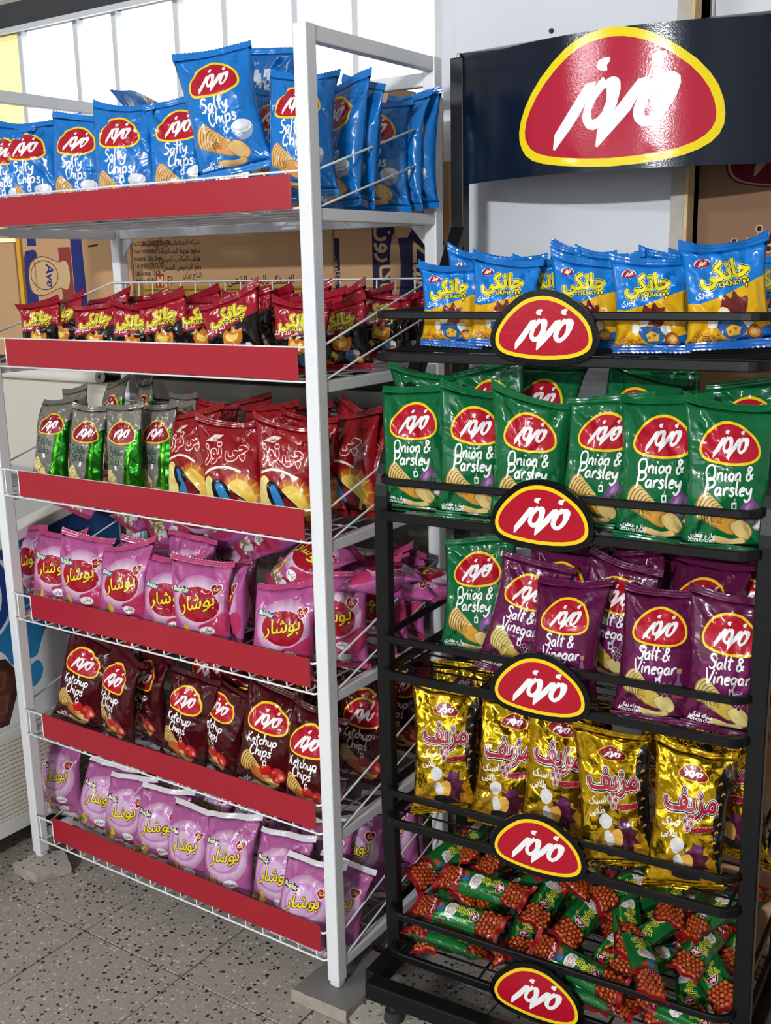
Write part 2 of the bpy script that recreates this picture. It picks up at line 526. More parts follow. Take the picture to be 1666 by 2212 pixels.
def hand(s, x, y, size, rot=0.03, shear=0.14, xs=1.18, w=0.165):
    out = []; adv = 0.0
    for ch in s:
        a, strokes = HAND[ch]
        for st in strokes:
            p = np.array(st, float); p[:, 0] = (p[:, 0]+adv)*xs+p[:, 1]*shear
            out.append(rot2(ribbon(p*size, w*size, 0.25), rot)+np.array([x, y]))
        adv += a*1.08
    return out

# the rounded dome emblem: outer band, inner field and the slanted lettering, drawn about (0,0), width 1
def _bad(p): return ((p[0]-1129.0)/878.0, (709.0-p[1])/878.0)
_OUT = smooth_poly([_bad(p) for p in [(690, 800), (706, 872), (765, 925), (900, 956), (1130, 975), (1350, 961), (1480, 926),
                                      (1550, 872), (1568, 795), (1540, 690), (1460, 590), (1330, 500), (1230, 458), (1130, 443),
                                      (1020, 457), (920, 500), (800, 600), (722, 705)]], 2)
_INN = smooth_poly([_bad(p) for p in [(722, 800), (737, 855), (790, 897), (915, 925), (1130, 942), (1340, 929), (1462, 897),
                                      (1522, 850), (1536, 790), (1508, 700), (1436, 612), (1315, 530), (1222, 492), (1130, 478),
                                      (1030, 490), (936, 530), (824, 622), (750, 718)]], 2)
def _let(p):
    x, y = p; y = y+0.125*(x-325)
    return _bad((850+(x-325)*0.662, 905+(y-905)*0.598))
_L1 = [(318, 898), (334, 903), (470, 722), (545, 598), (572, 545), (553, 606), (543, 660), (556, 706), (585, 738), (625, 745), (680, 726),
       (740, 660), (790, 560), (815, 450), (812, 395), (795, 370), (765, 362), (735, 370), (710, 390), (690, 365), (628, 440), (645, 398),
       (565, 420), (450, 600), (328, 790)]
_H1 = [(715, 440), (690, 460), (640, 530), (612, 600), (608, 650), (620, 670), (650, 660), (690, 610), (715, 540), (718, 480)]
_L2 = [(645, 862), (662, 866), (800, 700), (885, 592), (930, 500), (907, 570), (900, 620), (915, 670), (960, 705), (1010, 700), (1080, 640),
       (1130, 570), (1180, 470), (1202, 390), (1198, 340), (1160, 315), (1115, 318), (1085, 338), (1070, 318), (1000, 388), (1012, 350),
       (930, 375), (800, 560), (656, 745)]
_H2 = [(1090, 400), (1040, 440), (1000, 520), (978, 590), (980, 630), (1000, 635), (1040, 600), (1080, 530), (1092, 460)]
_D1 = [(720, 320), (690, 325), (650, 315), (640, 290), (655, 255), (690, 235), (730, 228), (740, 240), (732, 262), (715, 285)]
_D2 = [(x+372, y-52) for x, y in _D1]
def _ori(c, pos):
    c = np.array(c); a = area(c)
    return c if (a > 0) == pos else c[::-1].copy()
_LETTERS = [_ori([_let(p) for p in q], s)*0.91+np.array([0.0, -0.008]) for q, s in ((_L1, True), (_H1, False), (_L2, True), (_H2, False), (_D1, True), (_D2, True))]

class Art:
    def __init__(self): self.layers = []
    def add(self, col, cons, metal=0.0):
        if isinstance(cons, np.ndarray): cons = [cons]
        if isinstance(col, str): col = hexc(col)
        self.layers.append((col, metal, [np.asarray(c, float) for c in cons]))
        return self
    def logo(self, cx, cy, w, rot=0.0, red='#b3152a', yellow='#f4cf1d', band=True, white='#f2f2f2', ys=1.0):
        def T(c):
            c = c*w; c = c*np.array([1, ys])
            if rot: c = rot2(c, rot)
            return c+np.array([cx, cy])
        if band: self.add(yellow, T(_OUT))
        self.add(red, T(_INN if band else _OUT))
        self.add(white, [T(c) for c in _LETTERS])

def wind(P, con):
    """winding number of points P about one contour"""
    w = np.zeros(len(P), int)
    mn, mx = con.min(0), con.max(0)
    idx = np.where((P[:, 0] >= mn[0]) & (P[:, 0] <= mx[0]) & (P[:, 1] >= mn[1]) & (P[:, 1] <= mx[1]))[0]
    if len(idx) == 0: return w
    Q = P[idx]
    a = con; b = np.roll(con, -1, 0)
    x, y = Q[:, 0:1], Q[:, 1:2]
    up = (a[None, :, 1] <= y) & (b[None, :, 1] > y)
    dn = (a[None, :, 1] > y) & (b[None, :, 1] <= y)
    cr = (b[None, :, 0]-a[None, :, 0])*(y-a[None, :, 1])-(x-a[None, :, 0])*(b[None, :, 1]-a[None, :, 1])
    w[idx] = (up & (cr > 0)).sum(1)-(dn & (cr < 0)).sum(1)
    return w

def tessellate(art, base, outline, gridpts, base_metal=0.0, eps=1e-4):
    """flat art -> points, triangles, one ink (rgb, metal) per triangle corner"""
    V = [tuple(p) for p in gridpts]; E = []
    def addc(c):
        i0 = len(V); n = len(c)
        V.extend((float(p[0]), float(p[1])) for p in c)
        E.extend((i0+k, i0+(k+1) % n) for k in range(n))
    addc(outline)
    lo, hi = outline.min(0)-1e-6, outline.max(0)+1e-6
    for col, met, cons in art.layers:
        for c in cons:
            cmn, cmx = c.min(0), c.max(0)
            if (cmx < lo).any() or (cmn > hi).any(): continue
            addc(c)
    r = delaunay_2d_cdt([Vector(v) for v in V], E, [], 0, eps, False)
    P = np.array([(v[0], v[1]) for v in r[0]]); T = np.array([f for f in r[2] if len(f) == 3], int)
    cen = P[T].mean(1)
    ar = np.abs((P[T[:, 1], 0]-P[T[:, 0], 0])*(P[T[:, 2], 1]-P[T[:, 0], 1])-(P[T[:, 2], 0]-P[T[:, 0], 0])*(P[T[:, 1], 1]-P[T[:, 0], 1]))
    ins = (wind(cen, outline) != 0) & (ar > 1e-9)
    T = T[ins]; cen = cen[ins]
    ink = np.zeros((len(T), 3, 4))
    def paint(mask, col, met):
        if callable(col):
            for k in range(3):
                q = P[T[mask, k]]
                ink[mask, k, :3] = col(q[:, 0], q[:, 1])
        else:
            ink[mask, :, :3] = np.array(col)
        ink[mask, :, 3] = met
    paint(np.ones(len(T), bool), hexc(base) if isinstance(base, str) else base, base_metal)
    for col, met, cons in art.layers:
        w = np.zeros(len(T), int)
        for c in cons: w += wind(cen, c)
        if (w != 0).any(): paint(w != 0, col, met)
    # same orientation everywhere
    a = (P[T[:, 1], 0]-P[T[:, 0], 0])*(P[T[:, 2], 1]-P[T[:, 0], 1])-(P[T[:, 2], 0]-P[T[:, 0], 0])*(P[T[:, 1], 1]-P[T[:, 0], 1])
    fl = a < 0
    T[fl] = T[fl][:, ::-1]; ink[fl] = ink[fl][:, ::-1]
    return P, T, ink

def set_ink(me, ink):
    at = me.color_attributes.new('ink', 'FLOAT_COLOR', 'CORNER')
    at.data.foreach_set('color', ink.reshape(-1).astype(np.float32))

def grid_pts(x0, x1, y0, y1, step):
    nx = max(2, int(round((x1-x0)/step))+1); ny = max(2, int(round((y1-y0)/step))+1)
    gx, gy = np.meshgrid(np.linspace(x0, x1, nx), np.linspace(y0, y1, ny))
    return np.stack([gx.ravel(), gy.ravel()], 1)

def art_plate(name, art, base, outline, fn, thick, mat, parent=None, step=None, base_metal=0.0, edge=None):
    """a printed plate: flat art mapped by fn(x, y, d) to 3D, d = depth behind the printed face"""
    lo, hi = outline.min(0), outline.max(0)
    step = step or max(hi-lo)
    G = grid_pts(lo[0], hi[0], lo[1], hi[1], step)
    G = G[wind(G, outline) != 0] if len(G) else G
    P, T, ink = tessellate(art, base, outline, G, base_metal)
    n = len(P)
    used = np.unique(T)
    front = fn(P[:, 0], P[:, 1], np.zeros(n)); back = fn(P[:, 0], P[:, 1], np.full(n, thick))
    verts = np.vstack([front, back])
    # boundary edges become the rim
    cnt = {}
    for t in T:
        for k in range(3):
            e = (int(t[k]), int(t[(k+1) % 3])); key = (min(e), max(e))
            cnt.setdefault(key, []).append(e)
    rim = [v[0] for v in cnt.values() if len(v) == 1]
    faces = [tuple(t) for t in T]+[tuple(t[::-1]+n) for t in T]+[(a, a+n, b+n, b) for a, b in rim]
    bcol = hexc(base) if isinstance(base, str) else (0.5, 0.5, 0.5)
    ec = hexc(edge) if edge else bcol
    inkl = [ink.reshape(-1, 4), np.tile(np.array([*ec, base_metal]), (3*len(T)+4*len(rim), 1))]
    # drop unused points
    remap = -np.ones(2*n, int); keep = np.unique(np.concatenate([used, used+n]+[np.array([a, b, a+n, b+n]) for a, b in rim])) if rim else np.concatenate([used, used+n])
    remap[keep] = np.arange(len(keep))
    me = mesh_from(name, verts[keep], [tuple(remap[list(f)]) for f in faces])
    set_ink(me, np.vstack(inkl))
    if step < 5:
        me.polygons.foreach_set('use_smooth', [True]*len(me.polygons))
        me.set_sharp_from_angle(angle=0.6)
    return link(name, me, mat, parent)

# ------------------------------------------------------------------ pouches
def pouch_surface(w, h, t, seed, seal=0.012, pinch=0.13, flop=None, crease=1.0, lumps=None):
    rng = np.random.RandomState(seed)
    fl = rng.uniform(-0.020, 0.030) if flop is None else flop
    twist = rng.uniform(-0.22, 0.22)
    ph = rng.uniform(0, 6.28, 12); fr = rng.uniform(5, 17, 12)
    skew = rng.uniform(-0.006, 0.006)
    zsl = rng.uniform(-0.015, 0.015)*crease*(w/0.15); zear = rng.uniform(0.0, 0.016)*(w/0.15); zb1 = rng.uniform(-0.006, 0.006)*(w/0.15)
    def zw(s, z):
        v = z/h
        return z+zsl*s*v**3+zear*(np.abs(s)**2.5-0.4)*v**6+zb1*s*(1-v)**3
    dents = []
    for k in range(9):
        dents.append((rng.uniform(-0.5, 0.5)*w, rng.uniform(0.12, 0.95)*h, rng.uniform(0, math.pi),
                      rng.uniform(0.0015, 0.0048)*crease, rng.uniform(0.006, 0.016), rng.uniform(0.02, 0.06)))
    for sx in (-1, 1):
        for yy, ang in ((h-seal-0.02, 1), (seal+0.02, -1)):
            dents.append((sx*w*rng.uniform(0.24, 0.36), yy, sx*ang*rng.uniform(0.75, 1.15), rng.uniform(0.004, 0.009)*crease, 0.010, 0.035))
    def core(s, z):
        q = np.clip((z-seal)/(h-2*seal), 0, 1)
        q2 = q**0.88
        g = np.sin(np.pi*q2)**0.62
        e = np.clip(1-np.abs(s)**2.3, 0, 1)**0.62
        dtop = np.clip(h-seal-z, 0, None); dbot = np.clip(z-seal, 0, None)
        yc = fl*np.clip((z/h-0.62)/0.38, 0, 2)**2+twist*0.05*s*(z/h-0.5)
        yc = yc+0.0030*np.exp(-dtop/0.02)*np.sin(s*fr[0]*0.45+ph[0])+0.0022*np.exp(-dbot/0.02)*np.sin(s*fr[1]*0.45+ph[1])
        X = s*w/2*(1-pinch*g)+skew*(z/h)*2
        return X, yc, g, e, dtop, dbot
    facets = []
    for k in range(16):
        s0 = rng.uniform(-0.85, 0.85); z0 = rng.uniform(0.12, 0.9)*h
        def tb(ss, zz):
            c = core(np.array([ss]), np.array([zz])); return float(t/2*c[2][0]*c[3][0])
        gx = (tb(s0+.01, z0)-tb(s0-.01, z0))/(0.02*w/2); gz = (tb(s0, z0+1e-3)-tb(s0, z0-1e-3))/2e-3
        facets.append((s0*w/2, z0, tb(s0, z0)-rng.uniform(0.0005, 0.0035)*crease, gx+rng.uniform(-.16, .16)*crease, gz+rng.uniform(-.14, .14)*crease, 1 if k % 2 else -1))
    def surf(s, z, side):
        X, yc, g, e, dtop, dbot = core(s, z)
        th = t/2*g*e
        for (fx, fz, f0, gx, gz, sd) in facets:
            if sd != side: continue
            th = np.minimum(th, np.maximum(f0+gx*(s*w/2-fx)+gz*(z-fz), th*0.45))
        wv = np.zeros_like(s)
        for k in range(2, 7):
            wv = wv+np.sin(s*fr[k]+ph[k]+side)*np.exp(-dtop/0.035)*0.0019
            wv = wv+np.sin(s*fr[12-k]+ph[12-k]-side)*np.exp(-dbot/0.03)*0.0015
        wv = wv*e*np.clip(g*1.6, 0, 1)*crease
        xr = s*w/2
        for (dx, dz, a, am, wd, ln) in dents:
            ca, sa = math.cos(a), math.sin(a)
            al = (xr-dx)*ca+(z-dz)*sa; pr_ = -(xr-dx)*sa+(z-dz)*ca
            wv = wv-am*np.clip(1-np.abs(pr_)/wd, 0, 1)*np.exp(-(al/ln)**2)*np.clip(e*1.5, 0, 1)*np.clip(g*2, 0, 1)
        th = np.maximum(th+wv, th*0.25)
        if lumps is not None: th = th+lumps(xr, z)*np.clip(e*2, 0, 1)*np.clip(g*2, 0, 1)
        return np.stack([X, yc-side*th, zw(s, z)], -1)
    core.zw = zw
    return core, surf

def pouch_mesh(name, kind, seed):
    """body mesh (art on the front, plain back) and its two crimped seals"""
    w, h, t = kind['w'], kind['h'], kind['t']
    seal = kind.get('seal', 0.012)
    core, surf = pouch_surface(w, h, t, seed, seal, kind.get('pinch', 0.13), kind.get('flop'), kind.get('crease', 1.3), kind.get('lumps'))
    P, T, ink = kind['flat']
    nx, ny = kind['nx'], kind['ny']
    s = P[:, 0]/(w*50); z = P[:, 1]/100
    F = surf(s, z, 1.0)
    d = 1e-3
    ds = surf(np.clip(s+d, -1, 1), z, 1.0)-surf(np.clip(s-d, -1, 1), z, 1.0)
    dz = surf(s, np.clip(z+1e-4, seal, h-seal), 1.0)-surf(s, np.clip(z-1e-4, seal, h-seal), 1.0)
    Nn = np.cross(ds, dz); Nn /= np.linalg.norm(Nn, axis=1, keepdims=True)+1e-12
    # back grid shares its border with the front
    gs = np.linspace(-1, 1, nx); gz = np.linspace(seal, h-seal, ny)
    SS, ZZ = np.meshgrid(gs, gz)
    B = surf(SS.ravel(), ZZ.ravel(), -1.0)
    db = surf(np.clip(SS.ravel()+d, -1, 1), ZZ.ravel(), -1.0)-surf(np.clip(SS.ravel()-d, -1, 1), ZZ.ravel(), -1.0)
    dzb = surf(SS.ravel(), np.clip(ZZ.ravel()+1e-4, seal, h-seal), -1.0)-surf(SS.ravel(), np.clip(ZZ.ravel()-1e-4, seal, h-seal), -1.0)
    NB = -np.cross(db, dzb); NB /= np.linalg.norm(NB, axis=1, keepdims=True)+1e-12
    key = {}
    for i, p in enumerate(P): key[(round(p[0], 2), round(p[1], 2))] = i
    n0 = len(F); vb = []; nb = []; idx = np.zeros((ny, nx), int)
    for j in range(ny):
        for i in range(nx):
            k = j*nx+i
            if i in (0, nx-1) or j in (0, ny-1):
                m = key.get((round(gs[i]*w*50, 2), round(gz[j]*100, 2)))
                if m is not None:
                    idx[j, i] = m
                    Nn[m] = Nn[m]+NB[k]
                    if np.linalg.norm(Nn[m]) < 0.2: Nn[m] = np.array([np.sign(gs[i]) if i in (0, nx-1) else 0, 0, 0.3])
                    Nn[m] /= np.linalg.norm(Nn[m])
                    continue
            idx[j, i] = n0+len(vb); vb.append(B[k]); nb.append(NB[k])
    verts = np.vstack([F, np.array(vb)]) if vb else F
    norms = np.vstack([Nn, np.array(nb)]) if nb else Nn
    faces = [tuple(f) for f in T]
    binks = []
    bc = kind['back']
    for j in range(ny-1):
        for i in range(nx-1):
            faces.append((idx[j, i+1], idx[j, i], idx[j+1, i], idx[j+1, i+1]))
            u = abs((i+0.5)/(nx-1)-0.5); v = (j+0.5)/(ny-1)
            c = kind.get('back_panel', bc) if (0.03 < u < 0.17 and 0.15 < v < 0.8 and (i*7+j*3) % 5) else bc
            binks += [c]*4
    me = mesh_from(name, verts, faces, True)
    set_ink(me, np.vstack([ink.reshape(-1, 4), np.array([(*c[:3], c[3] if len(c) > 3 else 0.0) for c in binks])]))
    me.normals_split_custom_set_from_vertices([tuple(v) for v in norms])
    me.materials.append(kind['mat'])
    seals = []
    for which in (0, 1):
        rows = 6; cols = nx*2-1
        z0, z1 = ((h-seal), h) if which == 0 else (seal, 0.0)
        vs = []
        for side in (-1, 1):
            for r in range(rows):
                for c in range(cols):
                    ss = -1+2*c/(cols-1); zz = z0+(z1-z0)*r/(rows-1)
                    X, yc, *_ = core(np.array([ss]), np.array([zz]))
                    zig = (0.0009 if c % 2 else -0.0004) if r == rows-1 else 0.0
                    rib = 0.00035 if r % 2 else 0.0
                    vs.append((X[0], yc[0]+side*0.0005-rib, float(core.zw(np.array([ss]), np.array([zz]))[0])+zig*(1 if which == 0 else -1)))
        fs = []
        o2 = rows*cols
        for r in range(rows-1):
            for c in range(cols-1):
                a = r*cols+c
                fs.append((a, a+1, a+cols+1, a+cols)); fs.append((o2+a, o2+a+cols, o2+a+cols+1, o2+a+1))
        ring = [c for c in range(cols)]+[r*cols+cols-1 for r in range(1, rows)]+[(rows-1)*cols+c for c in range(cols-2, -1, -1)]+[r*cols for r in range(rows-2, 0, -1)]
        for a, b in zip(ring, ring[1:]+ring[:1]): fs.append((a, o2+a, o2+b, b))
        sm = mesh_from('seal', vs, fs, False)
        nf = (rows-1)*(cols-1)
        sc = kind['seal_col'][which]; sb = kind.get('seal_back', kind['seal_col'])[which]
        cols_ = []
        for f_i, f in enumerate(fs):
            c = sc if (f_i >= 2*nf or f_i % 2 == 0) else sb
            cols_ += [(*c[:3], c[3] if len(c) > 3 else 0.0)]*len(f)
        set_ink(sm, np.array(cols_))
        bm = bmesh.new(); bm.from_mesh(sm); bmesh.ops.recalc_face_normals(bm, faces=list(bm.faces)); bm.to_mesh(sm); bm.free()
        sm.materials.append(kind['mat'])
        seals.append(sm)
    return me, seals

def make_kind(w, h, t, art, base, mat, nvar=3, step=0.0075, base_metal=0.0, design=None, **kw):
    if design:      # the print was drawn for a bag of this many centimetres
        fx, fy = w*100/design[0], h*100/design[1]
        sc_ = Art()
        for col, met, cons in art.layers:
            c2 = (lambda x, y, c=col: c(x/fx, y/fy)) if callable(col) else col
            sc_.add(c2, [c*np.array([fx, fy]) for c in cons], met)
        art = sc_
    k = dict(w=w, h=h, t=t, mat=mat, **kw)
    seal = k.get('seal', 0.012)
    nx = int(round(w/step))+1; ny = int(round((h-2*seal)/step))+1
    k['nx'], k['ny'] = nx, ny
    gx, gy = np.meshgrid(np.linspace(-w*50, w*50, nx), np.linspace(seal*100, (h-seal)*100, ny))
    G = np.stack([gx.ravel(), gy.ravel()], 1)
    out = poly((-w*50, seal*100), (w*50, seal*100), (w*50, (h-seal)*100), (-w*50, (h-seal)*100))
    k['flat'] = tessellate(art, base, out, G, base_metal)
    bc = hexc(base) if isinstance(base, str) else hexc(kw.get('base_hex', '#888888'))
    k.setdefault('back', (*bc, base_metal))
    k.setdefault('seal_col', [(*bc, base_metal), (*bc, base_metal)])
    k['meshes'] = [pouch_mesh('pouch', k, 100*nvar+13*i+int(w*1e4)+int(h*1e4)*3+kw.get('seed', 0)) for i in range(nvar)]
    return k

# ------------------------------------------------------------------ printed designs of the bags (centimetres)
def fan_of_crisps(a, x, y, n, dx, dy, rx, ry, rot, light, dark):
    for i in range(n):
        k = 1-0.035*i
        c = ell(x+dx*i, y+dy*i, rx*k, ry*k, rot+0.05*i, 18)
        a.add(dark, c)
        a.add(light, ell(x+dx*i+0.16, y+dy*i+0.02, rx*k*0.93, ry*k*0.94, rot+0.05*i, 18))

def lone_crisp(a, pts, light, dark, speck=None):
    c = smooth_poly(pts, 3)
    a.add(dark, c); m = c.mean(0)
    a.add(light, m+(c-m)*0.93)

def chips_art(words, base, light, dark, orange, extra, persian, halo=None):
    a = Art()
    if halo: a.add(halo[0], ell(*halo[1:]))
    # food picture
    fan_of_crisps(a, -5.0, 7.6, 8, 0.55, -0.33, 1.5, 2.35, -0.35, light, dark)
    lone_crisp(a, [(-3.2, 6.0), (-0.6, 6.4), (1.2, 5.6), (2.0, 4.2), (0.9, 2.9), (-1.0, 3.4), (-2.8, 4.6)], orange, dark)
    lone_crisp(a, [(0.0, 4.6), (1.8, 5.6), (3.4, 5.0), (4.4, 3.4), (3.4, 2.2), (1.4, 2.8)], light, dark)
    extra(a)
    lone_crisp(a, [(-3.2, 2.5), (-1.8, 2.7), (0.6, 2.2), (2.8, 2.6), (3.0, 1.7), (0.6, 1.3), (-1.8, 1.45)], light, dark)
    rr = random.Random(4)
    for i in range(4):
        a.add('#6b4a1c', [poly((-3.4+0.42*j, 6.2-0.34*i-0.1*j), (-3.1+0.42*j, 6.15-0.34*i-0.1*j), (-3.1+0.42*j, 6.28-0.34*i-0.1*j), (-3.4+0.42*j, 6.33-0.34*i-0.1*j)) for j in range(5)])
    a.logo(-0.2, 17.6, 11.2, ys=1.02)
    for i, (s, x, y, sz) in enumerate(words):
        a.add('#f4f4f2', hand(s, x, y, sz))
    # price tag on its string
    a.add('#f4f4f2', poly((0.2, 7.1), (1.15, 7.2), (1.05, 8.45), (0.1, 8.35)))
    a.add(base, poly((0.42, 7.4), (0.92, 7.46), (0.86, 8.14), (0.36, 8.06)))
    a.add('#f4f4f2', ribbon([(0.65, 8.4), (0.5, 8.6), (0.8, 8.8), (0.6, 9.1)], 0.09))
    a.add('#f4f4f2', text(persian, -4.6, 2.35, 1.05, 'c', 0, 0.9, 0.02, 0.03, rtl=True))
    a.add('#f4f4f2', text('POTATO CHIPS', -4.5, 1.55, 0.72, 'c', 0, 0.9, 0.0, 0.03))
    return a

def ex_salt(a):
    a.add('#9ba7bb', smooth_poly([(1.9, 7.4), (5.9, 8.2), (5.8, 6.6), (4.8, 5.5), (3.0, 5.5)], 3))
    a.add('#eceef2', ell(3.9, 7.8, 2.15, 1.15, 0.12, 20))
    a.add('#c9cfda', ell(3.9, 7.75, 1.8, 0.85, 0.12, 18))
    a.add('#f4f5f8', ell(3.8, 7.95, 1.6, 0.7, 0.12, 18))
def ex_onion(a):
    a.add('#7c4a83', smooth_poly([(1.5, 6.2), (2.2, 8.1), (3.6, 8.9), (3.9, 9.6), (4.3, 8.8), (5.6, 7.6), (5.7, 5.8), (3.6, 5.0)], 3))
    a.add('#96619c', smooth_poly([(2.2, 6.6), (2.8, 8.0), (3.8, 8.6), (4.2, 7.6), (3.6, 6.2)], 3))
    a.add('#b28bb8', smooth_poly([(2.7, 7.2), (3.2, 8.1), (3.6, 8.2), (3.3, 7.2)], 2))
    for (x, y) in ((3.5, 6.6), (4.2, 7.0), (4.9, 6.5), (4.0, 5.9), (3.0, 6.0), (4.6, 5.8), (5.2, 7.1)):
        a.add('#17622b', smooth_poly([(x-0.75, y), (x-0.2, y+0.22), (x, y+0.75), (x+0.22, y+0.2), (x+0.75, y), (x+0.2, y-0.25), (x, y-0.7), (x-0.22, y-0.2)], 1))
    a.add('#b7a5c4', smooth_poly([(4.3, 4.2), (5.2, 5.4), (6.5, 6.9), (6.4, 5.0), (5.9, 3.9)], 2))
    a.add('#efeaf0', smooth_poly([(4.7, 4.4), (5.4, 5.3), (6.2, 6.1), (6.0, 4.9), (5.6, 4.3)], 2))
def ex_vinegar(a):
    a.add('#6d5a78', poly((3.9, 5.2), (5.9, 5.2), (5.7, 7.4), (5.1, 8.6), (5.1, 9.8), (4.5, 9.8), (4.5, 8.6), (3.9, 7.2)))
    a.add('#9c1c34', poly((4.0, 5.3), (5.8, 5.3), (5.6, 7.0), (4.1, 7.0)))
    a.add('#b58d5d', poly((4.4, 9.7), (5.2, 9.7), (5.4, 10.6), (4.3, 10.6)))
    for (x, y) in ((1.2, 7.3), (1.9, 7.5), (2.6, 7.3), (1.5, 6.7), (2.2, 6.7), (2.9, 6.6), (1.9, 6.1), (2.6, 6.0), (2.2, 5.5), (3.2, 7.2)):
        a.add('#c9a9bb', ell(x, y, 0.42, 0.42, 0, 10)); a.add('#5e1a3c', ell(x+0.03, y-0.04, 0.33, 0.33, 0, 10))
    a.add('#2d6b35', poly((2.4, 7.6), (3.6, 8.2), (3.4, 7.3)))
def ex_tomato(a):
    for (x, y, r) in ((0.9, 6.3, 1.5), (3.7, 5.2, 2.0)):
        a.add('#8f0f16', ell(x, y, r, r*0.93, 0, 20)); a.add('#c71f22', ell(x-0.05, y+0.05, r*0.92, r*0.86, 0, 20))
        a.add('#e8604f', ell(x-r*0.35, y+r*0.35, r*0.28, r*0.16, 0.5, 10))
        st = []
        for k in range(10):
            an = k*math.pi/5; rr = 0.75 if k % 2 == 0 else 0.2
            st.append((x+rr*math.cos(an), y+r*0.6+rr*0.6*math.sin(an)))
        a.add('#1e5c22', poly(*st))
    a.add('#d64235', ell(4.3, 4.8, 1.05, 1.2, 0.2, 16)); a.add('#f0a08a', ell(4.3, 4.8, 0.45, 0.7, 0.2, 12))

C_SALT = make_kind(0.154, 0.230, 0.064, chips_art([('Salty', -3.9, 11.6, 2.5), ('Chips', -2.9, 9.0, 2.5)], '#1173c4', '#e2b777', '#a8793a', '#d79a55', ex_salt, 'نمکی'),
                   '#1173c4', FILM, 4, back=(*hexc('#0f5ea6'), 0), back_panel=(*hexc('#b9c3cf'), 0), seed=1, design=(15.8, 24))
C_ONION = make_kind(0.144, 0.238, 0.062, chips_art([('Onion &', -4.8, 11.7, 2.35), ('Parsley', -5.0, 9.3, 2.55)], '#0a6335', '#dfc27a', '#8a6a2c', '#d69a3c', ex_onion, 'پیاز و جعفری'),
                    '#0a6335', FILM, 4, back=(*hexc('#075029'), 0), back_panel=(*hexc('#b9c3bb'), 0), seed=2, design=(15.8, 24))
C_VINEGAR = make_kind(0.142, 0.232, 0.062, chips_art([('Salt &', -4.2, 11.7, 2.4), ('Vinegar', -4.8, 9.2, 2.5)], '#5c1440', '#dccb83', '#94803a', '#cdb04e', ex_vinegar, 'سرکه نمکی', ('#6d1b55', -1.0, 10.0, 5.2, 4.0)),
                      '#5c1440', FILM, 4, back=(*hexc('#4b0f35'), 0), back_panel=(*hexc('#c4c0c4'), 0), seed=3, design=(15.8, 24))
C_KETCHUP = make_kind(0.156, 0.234, 0.066, chips_art([('Ketchup', -5.2, 11.6, 2.3), ('Chips', -4.0, 9.1, 2.4)], '#45090f', '#d8ba66', '#8f5b26', '#cf6a2e', ex_tomato, 'کچاپ'),
                      '#45090f', FILM, 4, back=(*hexc('#36070c'), 0), back_panel=(*hexc('#c9c7c6'), 0), seed=4, design=(15.8, 24))

def puffy_word(a, s, x, y, size, fill, inner, outer, rtl=True, rot=0.0, fat=0.12, o1=0.16, o2=0.3, xs=1.0):
    if outer: a.add(outer, text(s, x, y, size, 'c', 0, xs, rot, fat+o2, rtl))
    a.add(inner, text(s, x, y, size, 'c', 0, xs, rot, fat+o1, rtl))
    a.add(fill, text(s, x, y, size, 'c', 0, xs, rot, fat, rtl))

